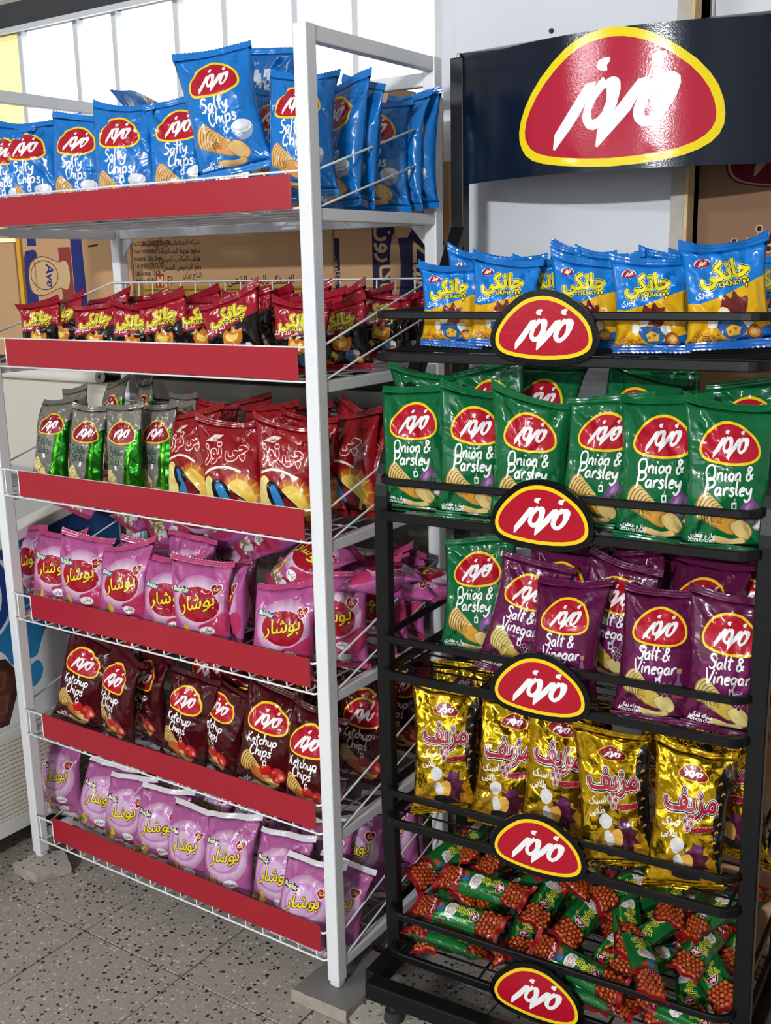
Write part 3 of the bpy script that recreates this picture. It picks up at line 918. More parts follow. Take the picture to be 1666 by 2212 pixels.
def corn_snack_art(top, low, snack, flavour, blue_foot):
    a = Art()
    a.add(low, smooth_poly([(-8, 6.6), (-5, 7.0), (-1, 7.8), (3, 9.0), (8, 9.4), (8, -2), (-8, -2)], 3))
    if blue_foot: a.add('#0d5bb0', smooth_poly([(0.6, 1.2), (2.6, 2.0), (5.0, 2.7), (8, 2.8), (8, -1), (0, -1)], 2))
    # snack pieces and a wedge of cheese in place of the picture
    rr = random.Random(11)
    for i in range(16):
        x = -5.6+rr.random()*4.0; y = 0.9+rr.random()*1.6; an = rr.uniform(-0.8, 0.8)
        a.add('#7c4c14', ell(x, y, 0.75, 0.27, an, 10)); a.add(snack, ell(x, y+0.05, 0.64, 0.17, an, 10))
    sw = '#6e2420' if blue_foot else '#c97a24'
    a.add(sw, smooth_poly([(-1.6, 6.2), (-0.9, 7.9), (0.3, 7.2), (0.9, 8.4), (1.9, 7.3), (3.2, 7.4), (2.9, 5.4), (1.8, 4.2), (0.2, 4.6), (-1.2, 4.6)], 3))
    if blue_foot:
        a.add('#f2e3cf', smooth_poly([(-2.2, 5.2), (-1.4, 6.2), (-0.2, 5.6), (-0.4, 4.6), (-1.6, 4.2)], 3))
        a.add('#2a5f9e', smooth_poly([(-2.4, 3.9), (-0.6, 4.4), (1.4, 4.2), (3.0, 3.6), (2.2, 2.0), (0.4, 1.4), (-1.2, 2.0)], 3))
        a.add('#f0efe8', smooth_poly([(2.0, 4.2), (3.4, 4.6), (3.9, 3.4), (2.8, 2.9)], 3)); a.add('#f0efe8', smooth_poly([(-3.4, 4.8), (-2.2, 4.6), (-2.3, 3.3), (-3.6, 3.4)], 3))
        a.add('#e9b93a', poly((-0.8, 3.0), (0.2, 3.6), (1.7, 3.0), (1.4, 2.0), (-0.4, 1.9))); a.add('#a86c18', [ell(-0.2, 2.5, 0.28, 0.25, 0, 8), ell(0.8, 2.9, 0.25, 0.2, 0, 8)])
    else:
        a.add('#f0c95a', smooth_poly([(-0.9, 6.0), (-0.3, 7.0), (0.9, 6.4), (2.2, 6.6), (1.6, 5.3), (0.2, 5.2)], 3))
        a.add('#2c66a0', smooth_poly([(1.4, 3.9), (3.0, 4.4), (3.6, 2.6), (2.2, 1.8), (1.2, 2.4)], 3)); a.add('#e8e4de', smooth_poly([(3.2, 4.4), (4.4, 4.2), (4.2, 3.0), (3.4, 3.0)], 3))
        a.add('#e8d24a', poly((-2.6, 3.4), (-1.6, 4.4), (-0.6, 3.2), (-1.6, 2.7)))
    a.add('#7c4416', ell(3.9, 2.3, 1.25, 1.05, 0.1, 20)); a.add('#d98e39', ell(3.9, 2.3, 1.0, 0.82, 0.1, 18)); a.add('#efc46b', ell(3.9, 2.35, 0.7, 0.45, 0.1, 14))
    puffy_word(a, 'چانکی', -0.2, 10.2, 3.9, '#e9dc2f', '#2a2a12', '#f3ee9a', rot=0.10, fat=0.16, o1=0.14, o2=0.26, xs=0.95)
    puffy_word(a, 'CHUNKY', 0.5, 9.15, 0.95, '#f0e44a', '#2a2a12', None, False, 0.06, 0.03, 0.14)
    for (x, y) in ((2.9, 9.6), (3.6, 9.7), (3.25, 9.0)):
        a.add('#2a2a12', ell(x, y, 0.36, 0.45, 0, 10)); a.add('#e9dc2f', ell(x, y, 0.22, 0.3, 0, 10))
    a.add('#f2e9e9', ell(-3.7, 12.9, 1.4, 0.66, 0.15, 18))
    a.logo(-3.7, 12.9, 2.6, 0.15, red='#9d1b2c', band=False, ys=0.8)
    a.add('#f2f2f2', text(flavour, -4.2, 8.0, 1.5, 'c', 0, 0.9, 0.1, 0.03, True))
    return a
CH_BLUE = make_kind(0.124, 0.152, 0.054, corn_snack_art('#0f78cf', '#e2ad12', '#e39b35', 'پنیری', True), '#0f78cf', FILM, 4,
                    seal_col=[(*hexc('#0f6dc0'), 0), (*hexc('#0d5bb0'), 0)], back=(*hexc('#0d63ae'), 0), back_panel=(*hexc('#d6c04a'), 0), seed=5, design=(13.8, 15.8))
CH_RED = make_kind(0.130, 0.138, 0.056, corn_snack_art('#9c1226', '#120d0e', '#d9832f', 'تند و آتشین', False), '#9c1226', FILM, 4,
                   seal_col=[(*hexc('#8f1024'), 0), (*hexc('#8f1024'), 0)], back=(*hexc('#860f22'), 0), seed=6, design=(13.8, 15.6))

def popcorn_art(sub, pink, pink2, ring):
    a = Art()
    def grad(x, y):
        d = np.sqrt((x-0.3)**2+((y-11)*1.05)**2)
        k = np.clip((d-4.2)/2.6, 0, 1)[:, None]
        return (1-k)*np.array(hexc('#d9bcd4'))+k*np.array(hexc(pink))
    a.add(grad, ell(0.2, 11.0, 6.0, 5.9, 0, 30))
    if ring:
        a.add('#a3122a', ell(0.4, 10.9, 4.7, 3.7, -0.15, 30)); 
        a.add('#b9355f', smooth_poly([(0.4, 6.0), (3.2, 7.4), (6.4, 9.2), (6.4, 5.0), (3.5, 3.4)], 3))
    else:
        a.add(pink2, smooth_poly([(-4.4, 11.5), (-2.4, 14.6), (1.6, 15.4), (4.6, 13.4), (4.0, 9.0), (0.4, 7.4), (-3.6, 8.4)], 4))
        a.add('#cda9ca', ell(0.0, 11.2, 3.6, 3.2, 0, 26))
    # clear foot with popped corn showing
    a.add('#8d7260', smooth_poly([(-8, 3.8), (-5, 4.3), (-2, 3.6), (1.5, 3.3), (3, 2.4), (3.6, 0.8), (8, 0.2), (8, -1), (-8, -1)], 3))
    rr = random.Random(3)
    for i in range(30):
        x = rr.uniform(-6.2, 2.8); y = rr.uniform(0.9, 3.5)-max(0, x)*0.25
        pts = [(x+0.55*(1 if k % 2 else 0.65)*math.cos(k*1.05+i), y+0.5*(1 if k % 2 else 0.65)*math.sin(k*1.05+i)) for k in range(6)]
        a.add('#a68d77' if i % 3 else '#d3bfa0', poly(*pts)); a.add('#e9dfcd', [0.72*(poly(*pts)-np.array([x, y]))+np.array([x+0.05, y+0.06])])
    # word
    y0 = 10.2
    col_o = '#6b1420' if ring else '#4a1d0c'
    a.add(col_o, text('بوشار', 0.35, 10.1, 4.0, 'c', 0.22, 0.92, 0.20, 0.24, True)); a.add('#f2dd22', text('بوشار', 0.35, 10.1, 4.0, 'c', 0.22, 0.92, 0.20, 0.05, True))
    puffy_word(a, 'Bushar', -3.6, 13.4, 1.35, '#e9f0b0', '#12508c' if ring else '#1c2250', '#12508c' if ring else '#1c2250', False, -0.08, 0.04, 0.3, 0.45)
    # little heart mark
    hx, hy = 4.2, 14.0
    hp = [(0, -1.05), (0.75, -0.35), (1.15, 0.35), (0.85, 0.95), (0.3, 0.9), (0, 0.55), (-0.3, 0.9), (-0.85, 0.95), (-1.15, 0.35), (-0.75, -0.35)]
    a.add('#f0e2ea', smooth_poly([(hx+x*1.18, hy+y*1.18) for x, y in hp], 2)); a.add('#95101f', smooth_poly([(hx+x, hy+y) for x, y in hp], 2))
    a.add('#f0d98a', text('Chi', hx, hy-0.25, 0.95, 'c', 0.1, 0.9, 0, 0.03))
    # speech bubble
    a.add('#f3f1f1', ell(2.3, 5.2, 1.7, 0.95, 0.05, 18)); a.add('#3a2a30', text(sub, 2.3, 4.95, 1.2, 'c', 0, 0.9, 0, 0.02, True))
    a.add('#c9c9cd', poly((0.9, 1.9), (3.5, 2.3), (3.6, 3.9), (1.1, 3.6))); a.add('#8d1421', ribbon([(1.0, 3.4), (2.2, 3.8), (3.6, 3.5)], 0.45))
    # leafy garnish
    a.add('#3f7a2e', smooth_poly([(-4.6, 3.0), (-4.2, 5.2), (-3.4, 3.4)], 2)); a.add('#e0b84a', smooth_poly([(-3.7, 2.8), (-3.5, 5.9), (-2.5, 6.3), (-1.9, 5.2), (-2.3, 3.0)], 3))
    return a
POP_K = make_kind(0.152, 0.202, 0.066, popcorn_art('کچاپ', '#b0548f', '#b34f95', True), '#b0548f', FILM, 4,
                  seal_col=[(*hexc('#b2406f'), 0), (*hexc('#a8305c'), 0)], seal_back=[(*hexc('#cfcad0'), 0), (*hexc('#d6d0cf'), 0)], back=(*hexc('#a95093'), 0), back_panel=(*hexc('#d8c6d6'), 0), seed=7, design=(13.6, 20))
POP_C = make_kind(0.150, 0.200, 0.066, popcorn_art('پنیری', '#a85a90', '#c386bd', False), '#a85a90', FILM, 4, flop=0.016,
                  seal_col=[(*hexc('#cfcbd0'), 0), (*hexc('#bfb3b8'), 0)], back=(*hexc('#a85a9a'), 0), back_panel=(*hexc('#a85a9a'), 0), seed=8, design=(13.6, 20))

def cheese_curl_art():
    a = Art()
    def glow(x, y):
        d = np.sqrt((x-2.4)**2+(y-5.2)**2); k = np.clip(d/5.2, 0, 1)[:, None]**1.2
        return (1-k)*np.array(hexc('#f3c53c'))+k*np.array(hexc('#a2161d'))
    a.add(glow, ell(2.4, 5.2, 5.2, 5.0, 0, 26))
    for k in range(12):
        an = k*0.52
        a.add('#e8a21f', poly((2.4+3.2*math.cos(an-0.09), 5.2+3.2*math.sin(an-0.09)), (2.4+5.4*math.cos(an), 5.2+5.4*math.sin(an)), (2.4+3.2*math.cos(an+0.09), 5.2+3.2*math.sin(an+0.09))))
    a.add('#e9c75a', ell(2.2, 5.4, 3.4, 3.4, 0, 24))
    a.add('#e6d784', smooth_poly([(-7.6, 8.0), (-5.4, 10.2), (-3.6, 8.4), (-3.9, 4.0), (-4.6, 0.8), (-7.9, 0.8)], 3))
    a.add('#171319', smooth_poly([(-4.6, 8.6), (-2.2, 9.2), (0.4, 7.0), (3.2, 4.6), (4.6, 2.4), (3.4, 1.0), (-2.4, 1.1), (-3.8, 4.2)], 3))
    a.add('#2f7fb8', smooth_poly([(-3.4, 8.2), (-2.0, 8.4), (-0.6, 6.0), (0.2, 3.4), (-1.4, 3.0), (-2.8, 5.2)], 3))
    a.add('#7a1420', smooth_poly([(0.0, 6.2), (2.2, 5.2), (3.4, 3.2), (1.4, 2.4), (0.2, 3.8)], 2))
    for i in range(6):
        a.add('#e8b93c', ribbon([(2.6+0.4*i, 1.6+0.5*i), (3.6+0.3*i, 3.0+0.4*i), (5.0+0.2*i, 3.0+0.3*i)], 0.55))
    a.add('#f0e7d6', ribbon([(-6.6, 10.6), (-3.4, 11.6), (0.5, 11.4), (3.4, 10.2)], 0.5))
    puffy_word(a, 'چی توز', -0.6, 13.9, 4.6, '#a2161d', '#e9dcd6', None, rot=0.06, fat=0.2, o1=0.26, xs=0.86)
    a.add('#e4d5cd', poly((-5.6, 17.0), (-3.4, 18.4), (-1.2, 18.4), (-3.2, 16.9))); a.add('#8b1a20', text('مزمز', -3.3, 17.3, 1.1, 'c', 0.4, 0.9, 0.1, 0.03, True))
    return a
CURL = make_kind(0.160, 0.215, 0.070, cheese_curl_art(), '#8e1319', FILM, 4, back=(*hexc('#7b1016'), 0), back_panel=(*hexc('#a24a32'), 0), seed=9,
                 seal_col=[(*hexc('#86131a'), 0), (*hexc('#86131a'), 0)])

def potato_stick_art():
    a = Art()
    a.add('#1f7a17', smooth_poly([(2.4, 15.0), (3.4, 15.6), (6, 15.6), (6, 1), (0.0, 1), (1.0, 6), (1.7, 11)], 3), 0.75)
    a.add('#5fc32a', smooth_poly([(2.7, 13.4), (3.3, 13.4), (2.6, 8.5), (1.7, 2.0), (1.0, 2.0), (1.9, 8.0)], 2), 0.75)
    fan_of_crisps(a, -4.0, 6.0, 5, 0.5, -0.75, 1.1, 1.7, -0.5, '#ddcd8c', '#a08c3f')
    rr = random.Random(5)
    for i in range(18):
        x = rr.uniform(-4.0, 0.8); y = rr.uniform(1.6, 3.2)
        a.add('#9a7420', ribbon([(x-0.8, y-rr.uniform(-.4, .4)), (x+0.8, y+rr.uniform(-.4, .4))], 0.26)); a.add('#e0b84c', ribbon([(x-0.7, y), (x+0.7, y+rr.uniform(-.3, .3))], 0.16))
    a.logo(0.0, 15.9, 8.4, ys=1.05, red='#8f1224', yellow='#e5bd2a')
    a.add('#0e4a3d', hand('Potato', -4.2, 10.6, 1.9, w=0.16, xs=1.0)); a.add('#0e4a3d', hand('Sticks', -4.0, 8.5, 1.9, w=0.16, xs=1.0))
    a.add('#e9e9e9', poly((-1.4, 7.4), (-0.6, 7.5), (-0.7, 8.6), (-1.5, 8.5)))
    return a
STICKS = make_kind(0.108, 0.222, 0.050, potato_stick_art(), '#7c786f', FILM, 4, base_metal=0.12, back=(*hexc('#5f6a58'), 0.4), back_panel=(*hexc('#c6c9c4'), 0), seed=10,
                   seal_col=[(*hexc('#7b766e'), 0.35), (*hexc('#356b2c'), 0.4)])

def gold_art():
    a = Art(); M = 0.0
    a.add('#c8960f', smooth_poly([(-7, 4.0), (-4, 7.4), (0, 8.8), (4.6, 8.0), (7, 5.0), (6, 1), (-6, 1)], 3), 0.35)
    a.add('#100c08', smooth_poly([(5.6, 22), (8, 23), (8, 4), (6.3, 8), (5.4, 14)], 3))
    rr = random.Random(8)
    for i in range(9):
        y = 6+i*1.8; x = 6.5+0.5*math.sin(i*2.1)
        a.add('#d0823a', ribbon([(x-0.4, y), (x, y+0.45), (x+0.35, y+0.2)], 0.32))
    # purple brush burst and white and black strokes
    st = []
    for k in range(18):
        r_ = 3.9 if k % 2 else 2.5
        st.append((2.2+r_*math.cos(k*0.349)*0.9, 6.0+r_*math.sin(k*0.349)))
    a.add('#4c1430', poly(*st)); a.add('#6a2a5c', smooth_poly([(0.6, 8.0), (2.0, 9.4), (3.6, 8.8), (2.6, 7.8)], 2))
    a.add('#e8b04c', smooth_poly([(-1.0, 6.8), (0.8, 7.6), (1.8, 6.2), (1.2, 4.2), (-0.4, 4.0), (-1.4, 5.2)], 3))
    a.add('#dcdcd8', smooth_poly([(-3.8, 9.0), (-2.4, 10.4), (-0.6, 9.6), (-1.0, 8.0), (-2.6, 7.4)], 3)); a.add('#dcdcd8', smooth_poly([(-2.6, 6.6), (-1.4, 7.2), (-0.2, 5.2), (-1.2, 4.2), (-2.4, 5.0)], 3))
    a.add('#16141c', smooth_poly([(-2.6, 3.8), (-0.4, 4.4), (2.2, 3.6), (3.8, 2.4), (1.0, 2.2), (-2.0, 2.4)], 3))
    a.add('#caa02a', ell(-4.7, 5.6, 1.3, 1.4, 0, 18), 0.5); a.add('#7d5b10', ell(-4.7, 5.6, 1.05, 1.15, 0, 16), 0.5); a.add('#caa02a', ell(-4.7, 5.6, 0.95, 1.05, 0, 16), 0.5)
    a.add('#d98531', ribbon([(4.2, 1.6), (5.6, 4.4)], 0.9))
    for (o, c) in ((0.62, '#eae4e2'), (0.42, '#141012'), (0.16, '#eadfe0'), (0.02, '#a8122a')):
        a.add(c, text('مزیف', 0.0, 15.2, 6.0, 'c', 0, 0.86, 0.02, 0.1+o, True))
    for (o, c) in ((0.34, '#eae4e2'), (0.22, '#8e0f20'), (0.06, '#a8122a')):
        a.add(c, text('MOZAFIF', 3.2, 11.6, 1.25, 'c', 0.1, 0.95, 0.1, o))
    for (x, y) in ((-0.9, 13.3), (0.5, 13.2), (-0.2, 12.1)):
        a.add('#eae4e2', ell(x, y, 0.75, 0.8, 0, 14)); a.add('#141012', ell(x, y, 0.62, 0.67, 0, 14)); a.add('#eadfe0', ell(x, y, 0.48, 0.52, 0, 12)); a.add('#a8122a', ell(x, y, 0.38, 0.42, 0, 12))
    a.add('#efe9e4', text('اسنک', -4.0, 12.2, 2.1, 'c', 0.1, 0.85, 0.08, 0.06, True)); a.add('#efe9e4', text('طلایی', -4.2, 10.3, 1.9, 'c', 0.1, 0.85, 0.08, 0.05, True))
    a.logo(0.0, 21.9, 6.6, red='#8e1022', yellow='#e6c33a', ys=0.75)
    return a
GOLD = make_kind(0.140, 0.264, 0.064, gold_art(), '#dcb21c', FOIL, 4, base_metal=0.95, crease=1.7, seed=11, design=(16.4, 26.2),
                 back=(*hexc('#b8890f'), 0.9), back_panel=(*hexc('#d8a21c'), 0.1), seal_col=[(*hexc('#d3a51a'), 0.95), (*hexc('#c4960f'), 0.95)])

BALLS = [(0.0+0.98*i+(0.49 if j % 2 else 0), 1.15+0.84*j) for j in range(5) for i in range(-3, 4)]
BALLS = [(x, y) for x, y in BALLS if abs(x) < 2.7]
BALLS2 = [(x, 20.6-y) for x, y in BALLS]
def ball_lumps(x, z):
    out = np.zeros_like(x)
    for (bx, by) in BALLS+BALLS2:
        d2 = (x*100-bx)**2+(z*100-by)**2
        out = np.maximum(out, 0.0042*np.sqrt(np.clip(1-d2/0.25, 0, 1)))
    return out
def ball_pack_art():
    a = Art()
    a.add('#4f0f08', poly((-4, -0.2), (4, -0.2), (4, 5.0), (-4, 5.0))); a.add('#4f0f08', poly((-4, 15.6), (4, 15.6), (4, 21), (-4, 21)))
    for (x, y) in BALLS+BALLS2:
        a.add('#98380f', ell(x, y, 0.49, 0.47, 0, 12)); a.add('#b8521c', ell(x-0.05, y+0.06, 0.28, 0.26, 0, 9))
    a.add('#8e1320', poly((-4, 4.6), (4, 4.6), (4, 5.9), (-4, 5.9)))
    a.add('#efe6e6', text('اسنک توپی', 0, 4.95, 1.0, 'c', 0, 0.9, 0, 0.02, True))
    a.add('#2f8f3c', poly((-1.9, 5.9), (-1.4, 5.9), (-1.4, 15.6), (-1.9, 15.6)), 0.5); a.add('#4fb152', poly((1.4, 5.9), (1.8, 5.9), (1.7, 15.6), (1.3, 15.6)), 0.5)
    a.add('#3a62a8', smooth_poly([(-1.2, 6.9), (0.2, 7.9), (1.2, 7.1), (0.4, 6.2)], 2)); a.add('#c04a28', smooth_poly([(-1.7, 6.2), (-0.9, 7.4), (0.0, 6.6)], 2))
    a.add('#e6e6e4', smooth_poly([(-1.6, 8.5), (1.5, 8.3), (1.8, 10.2), (-1.4, 10.6)], 2))
    for i, s in enumerate(('KETCHUP', 'SMALL BALL', 'SNACK')):
        a.add('#a0382e', text(s, 0.1, 9.8-0.58*i, 0.66, 'c', 0, 0.95, 0.0, 0.01))
    for (o, c) in ((0.34, '#e9efb8'), (0.2, '#20401c'), (0.03, '#d9d322')):
        a.add(c, text('گلوله', 0.0, 12.2, 2.3, 'c', 0, 0.8, 1.57, o, True))
    for (x, y) in ((-1.5, 11.4), (-0.9, 11.1), (-1.6, 11.0), (1.4, 13.6), (1.7, 13.1)):
        a.add('#d9d322', ell(x, y, 0.26, 0.26, 0, 9)); a.add('#20401c', ell(x, y, 0.14, 0.14, 0, 8))
    a.logo(0.0, 14.6, 2.7, 0.0, red='#8e1022', yellow='#e9d9d9', ys=0.9)
    return a
PACK = make_kind(0.064, 0.206, 0.042, ball_pack_art(), '#14602a', FILM, 3, step=0.0045, seal=0.009, pinch=0.10, lumps=ball_lumps, crease=0.6, seed=12, flop=0.0,
                 seal_col=[(*hexc('#9c1424'), 0.1), (*hexc('#9c1424'), 0.1)], back=(*hexc('#0f4a20'), 0.2), back_panel=(*hexc('#cfd3cf'), 0))

# ------------------------------------------------------------------ setting
TP = 0.3133
floor = box('floor', -3.5, 4.5, -6.0, 0.9, -0.08, -0.034, GROUT); tag(floor, kind='structure')
tile_me = box_mesh('floor_tile', -TP/2+0.0016, TP/2-0.0016, -TP/2+0.0016, TP/2-0.0016, -0.034, -0.03, 0.0008, 1)
tile_me.materials.append(TERRAZZO)
_rt = random.Random(2)
for i in range(-4, 7):
    for j in range(-6, 3):
        o = link('floor_tile', tile_me, None, floor)
        o.location = (0.027+TP*(i+0.5), -0.12+TP*(j+0.5), _rt.uniform(-0.0006, 0.0006))
rest = mesh_from('floor_rest', [(-3.5, -6, -0.031), (4.5, -6, -0.031), (4.5, -0.12-6*TP, -0.031), (-3.5, -0.12-6*TP, -0.031)], [(0, 1, 2, 3)])
tag(link('floor_far_tiles', rest, TERRAZZO, floor), kind='stuff')

WY = 0.62           # wall face behind the racks
tag(box('wall_back', -2.2, 0.985, WY, WY+0.14, -0.08, 1.1995, CONCRETE), kind='structure')
tag(box('wall_back_cream', -2.2, 0.0, 0.47, WY, 0.0, 1.177, CREAM), kind='structure')
tag(box('trim_1', 0.0, 1.0, 0.50, 0.72, 1.145, 1.198, ALU, None, 0.003), kind='structure')
tag(box('trim_2', 0.0, 1.0, 0.515, 0.72, 1.10, 1.14, ALU, None, 0.003), kind='structure')
tag(box('trim_3', -2.2, 1.0, 0.53, 1.06, 1.20, 1.243, GAP_SHADE), kind='structure')
tag(box('wall_right', 1.507, 3.6, WY+0.001, WY+0.12, -0.08, 2.9, PLASTER_WHITE), kind='structure')
tag(box('wall_left', -2.3, -2.2, -6.0, 1.2, -0.08, 2.9, WALL_SIDE), kind='structure')
tag(box('ceiling', -2.3, 3.6, -6.0, 1.2, 2.9, 3.0, PLASTER_WHITE), kind='structure')
# white door leaf behind the black rack, with its worn frame
tag(box('door_1', 0.972, 1.505, 0.545, 0.60, 0.0, 2.45, PLASTER_WHITE, None, 0.003), kind='structure')
tag(box('trim_4', 1.470, 1.497, 0.515, 0.5445, 0.0, 2.45, JAMB, None, 0.002), kind='structure')
tag(box('trim_5', 1.497, 1.505, 0.513, 0.60, 0.0, 2.45, WOODCHIP, None, 0.002), kind='structure')
tag(box('trim_6', 0.992, 1.045, 0.50, 0.5445, -0.02, 1.12, ALU, None, 0.002), kind='structure')
for dx, dz in ((1.20, 1.94), (1.36, 2.04), (1.44, 1.90)):
    b = bmesh.new(); bmesh.ops.create_cone(b, cap_ends=True, segments=10, radius1=0.006, radius2=0.004, depth=0.006, matrix=Matrix.Translation((dx, 0.5435, dz)) @ Matrix.Rotation(math.pi/2, 4, 'X'))
    me = bpy.data.meshes.new('screw'); b.to_mesh(me); b.free()
    link('screw', me, RUBBER, bpy.data.objects['door_1'])

_st = Art(); _st.add('#3a3f4a', poly((-2.35, -0.95), (2.35, -0.95), (2.35, 0.95), (-2.35, 0.95))); _st.add('#e3e6ea', poly((-2.25, -0.85), (2.25, -0.85), (2.25, 0.85), (-2.25, 0.85)))
_st.add('#2c313c', text('هایپرمارکت مرتضی', 0, 0.05, 0.72, 'c', 0, 0.9, 0, 0.02, True)); _st.add('#4a505c', [poly((-1.8, -0.6), (1.2, -0.6), (1.2, -0.45), (-1.8, -0.45))])
art_plate('label_sticker', _st, '#e3e6ea', poly((-2.5, -1.1), (2.5, -1.1), (2.5, 1.1), (-2.5, 1.1)), lambda x, y, d: np.stack([1.411+x/100, 0.5442+d, 1.495+y/100], -1), 0.0004, CARTON_PRINT, bpy.data.objects['door_1'])

# window behind the white rack: frosted panes between bars, dark steel head
WIN_Y = 1.02
wm, wnt, wb, WN, WL = new_mat('frosted_daylit_glass')
wb.inputs['Base Color'].default_value = (0.9, 0.93, 0.95, 1); wb.inputs['Roughness'].default_value = 0.5
_geo = WN.new('ShaderNodeNewGeometry'); _nz = WN.new('ShaderNodeTexNoise'); _nz.inputs['Scale'].default_value = 2.2; _nz.inputs['Detail'].default_value = 3
WL.new(_geo.outputs['Position'], _nz.inputs['Vector'])
_rp = WN.new('ShaderNodeValToRGB')
_rp.color_ramp.elements[0].position = 0.38; _rp.color_ramp.elements[0].color = (0.90, 0.95, 1.0, 1)
_rp.color_ramp.elements[1].position = 0.66; _rp.color_ramp.elements[1].color = (1.0, 1.0, 0.98, 1)
WL.new(_nz.outputs['Fac'], _rp.inputs['Fac']); WL.new(_rp.outputs['Color'], wb.inputs['Emission Color'])
wb.inputs['Emission Strength'].default_value = WINDOW_GLOW
win = empty('window_1', (0, WIN_Y, 1.24)); tag(win, kind='structure')
bar_x = [-1.04, -0.755, -0.57, -0.295, -0.096, 0.17, 0.38]
edges = [-1.5]+bar_x+[0.64]
for i in range(len(edges)-1):
    box('pane', edges[i]+0.005, edges[i+1]-0.005, 0.02, 0.026, 0.01, 1.06, wm, win)
for x in bar_x:
    box('window_bar', x-0.011, x+0.011, -0.01, 0.03, 0.0, 1.06, BAR_GREY, win, 0.003)
box('window_head', -1.6, 0.90, -0.05, 0.06, 1.06, 1.14, WINDOW_STEEL, win, 0.004)
box('window_head_lip', -1.6, 0.90, -0.06, -0.045, 1.045, 1.062, BAR_GREY, win, 0.002)
box('window_jamb', 0.642, 0.90, -0.02, 0.05, 0.0, 1.06, PLASTER_WHITE, win, 0.003)
tag(box('wall_back_head', -2.2, 1.0, WIN_Y-0.03, WIN_Y+0.1, 2.38, 2.9, JAMB), kind='structure')
tag(box('wall_back_pier', 0.905, 1.506, 0.61, 1.12, 1.243, 2.9, PLASTER_WHITE), kind='structure')
tag(box('wall_back_left', -2.2, -1.5, WIN_Y, WIN_Y+0.1, 1.243, 2.38, CREAM), kind='structure')
ym = wm.copy(); ym.name = 'glass_yellow_behind'  # yellow tint and glow stand for something yellow behind the glass
_yb = ym.node_tree.nodes['Principled BSDF']
for l_ in list(_yb.inputs['Emission Color'].links): ym.node_tree.links.remove(l_)
_yb.inputs['Emission Color'].default_value = (1.0, 0.86, 0.42, 1); _yb.inputs['Emission Strength'].default_value = WINDOW_GLOW*0.42; _yb.inputs['Base Color'].default_value = (0.9, 0.75, 0.3, 1)
for o in win.children:
    if o.name.startswith('pane') and o.data.vertices[0].co.x < -1.3 or o.name == 'pane':
        o.data.materials[0] = ym
# unseen parapet, header and side wall, added to hold back low and side daylight
tag(box('light_block_parapet', -2.3, 3.6, -6.1, -6.0, -0.08, 1.10, WALL_SIDE), kind='structure')
tag(box('light_block_header', -2.3, 3.6, -6.1, -6.0, 2.55, 2.9, WALL_SIDE), kind='structure')
tag(box('light_block_side_wall', 3.6, 3.7, -6.1, 1.2, -0.08, 2.9, WALL_SIDE), kind='structure')
pd_ = bpy.data.lights.new('daylight_portal', 'AREA'); pd_.shape = 'RECTANGLE'; pd_.size = 5.9; pd_.size_y = 1.45  # portal across the gap between the added walls, emits nothing itself
pd_.cycles.is_portal = True
po_ = bpy.data.objects.new('daylight_portal', pd_); COL.objects.link(po_)
po_.location = (0.65, -6.02, 1.825); po_.rotation_euler = (math.radians(90), 0, 0)

# ------------------------------------------------------------------ white display rack
RZ = [1.5688, 1.2570, 0.9483, 0.6381, 0.3319, 0.0390]          # underside of the side rails
SZ = [1.6498, 1.3428, 1.0367, 0.7359, 0.4257, 0.1449]          # top of the red strips
ZB = [z+0.024 for z in RZ]                                     # wire floor of each tray
rack = empty('display_rack', (0, 0, 0))
tag(rack, 'tall white steel rack with six wire trays and red label strips', 'display rack')
for (x, y) in ((0, 0), (0.97, 0), (0, 0.42), (0.97, 0.42)):
    p = box('post', x, x+0.03, y, y+0.03, 0.012, 1.9006, WHITE_PAINT, rack, 0.003)
    box('foot_cap', x+0.003, x+0.027, y+0.003, y+0.027, 0.0, 0.014, WHITE_PAINT, p, 0.004)
for x in (0.002, 0.976):
    box('top_side_bar', x, x+0.022, 0.03, 0.42, 1.872, 1.8995, WHITE_PAINT, rack, 0.002)
box('top_back_bar', 0.03, 0.97, 0.424, 0.446, 1.845, 1.872, WHITE_PAINT, rack, 0.002)
def loop(name, pts, r, parent):
    return link(name, sweep(name, pts, circ(r, 6), True, smooth=True), WIRE_PAINT, parent)
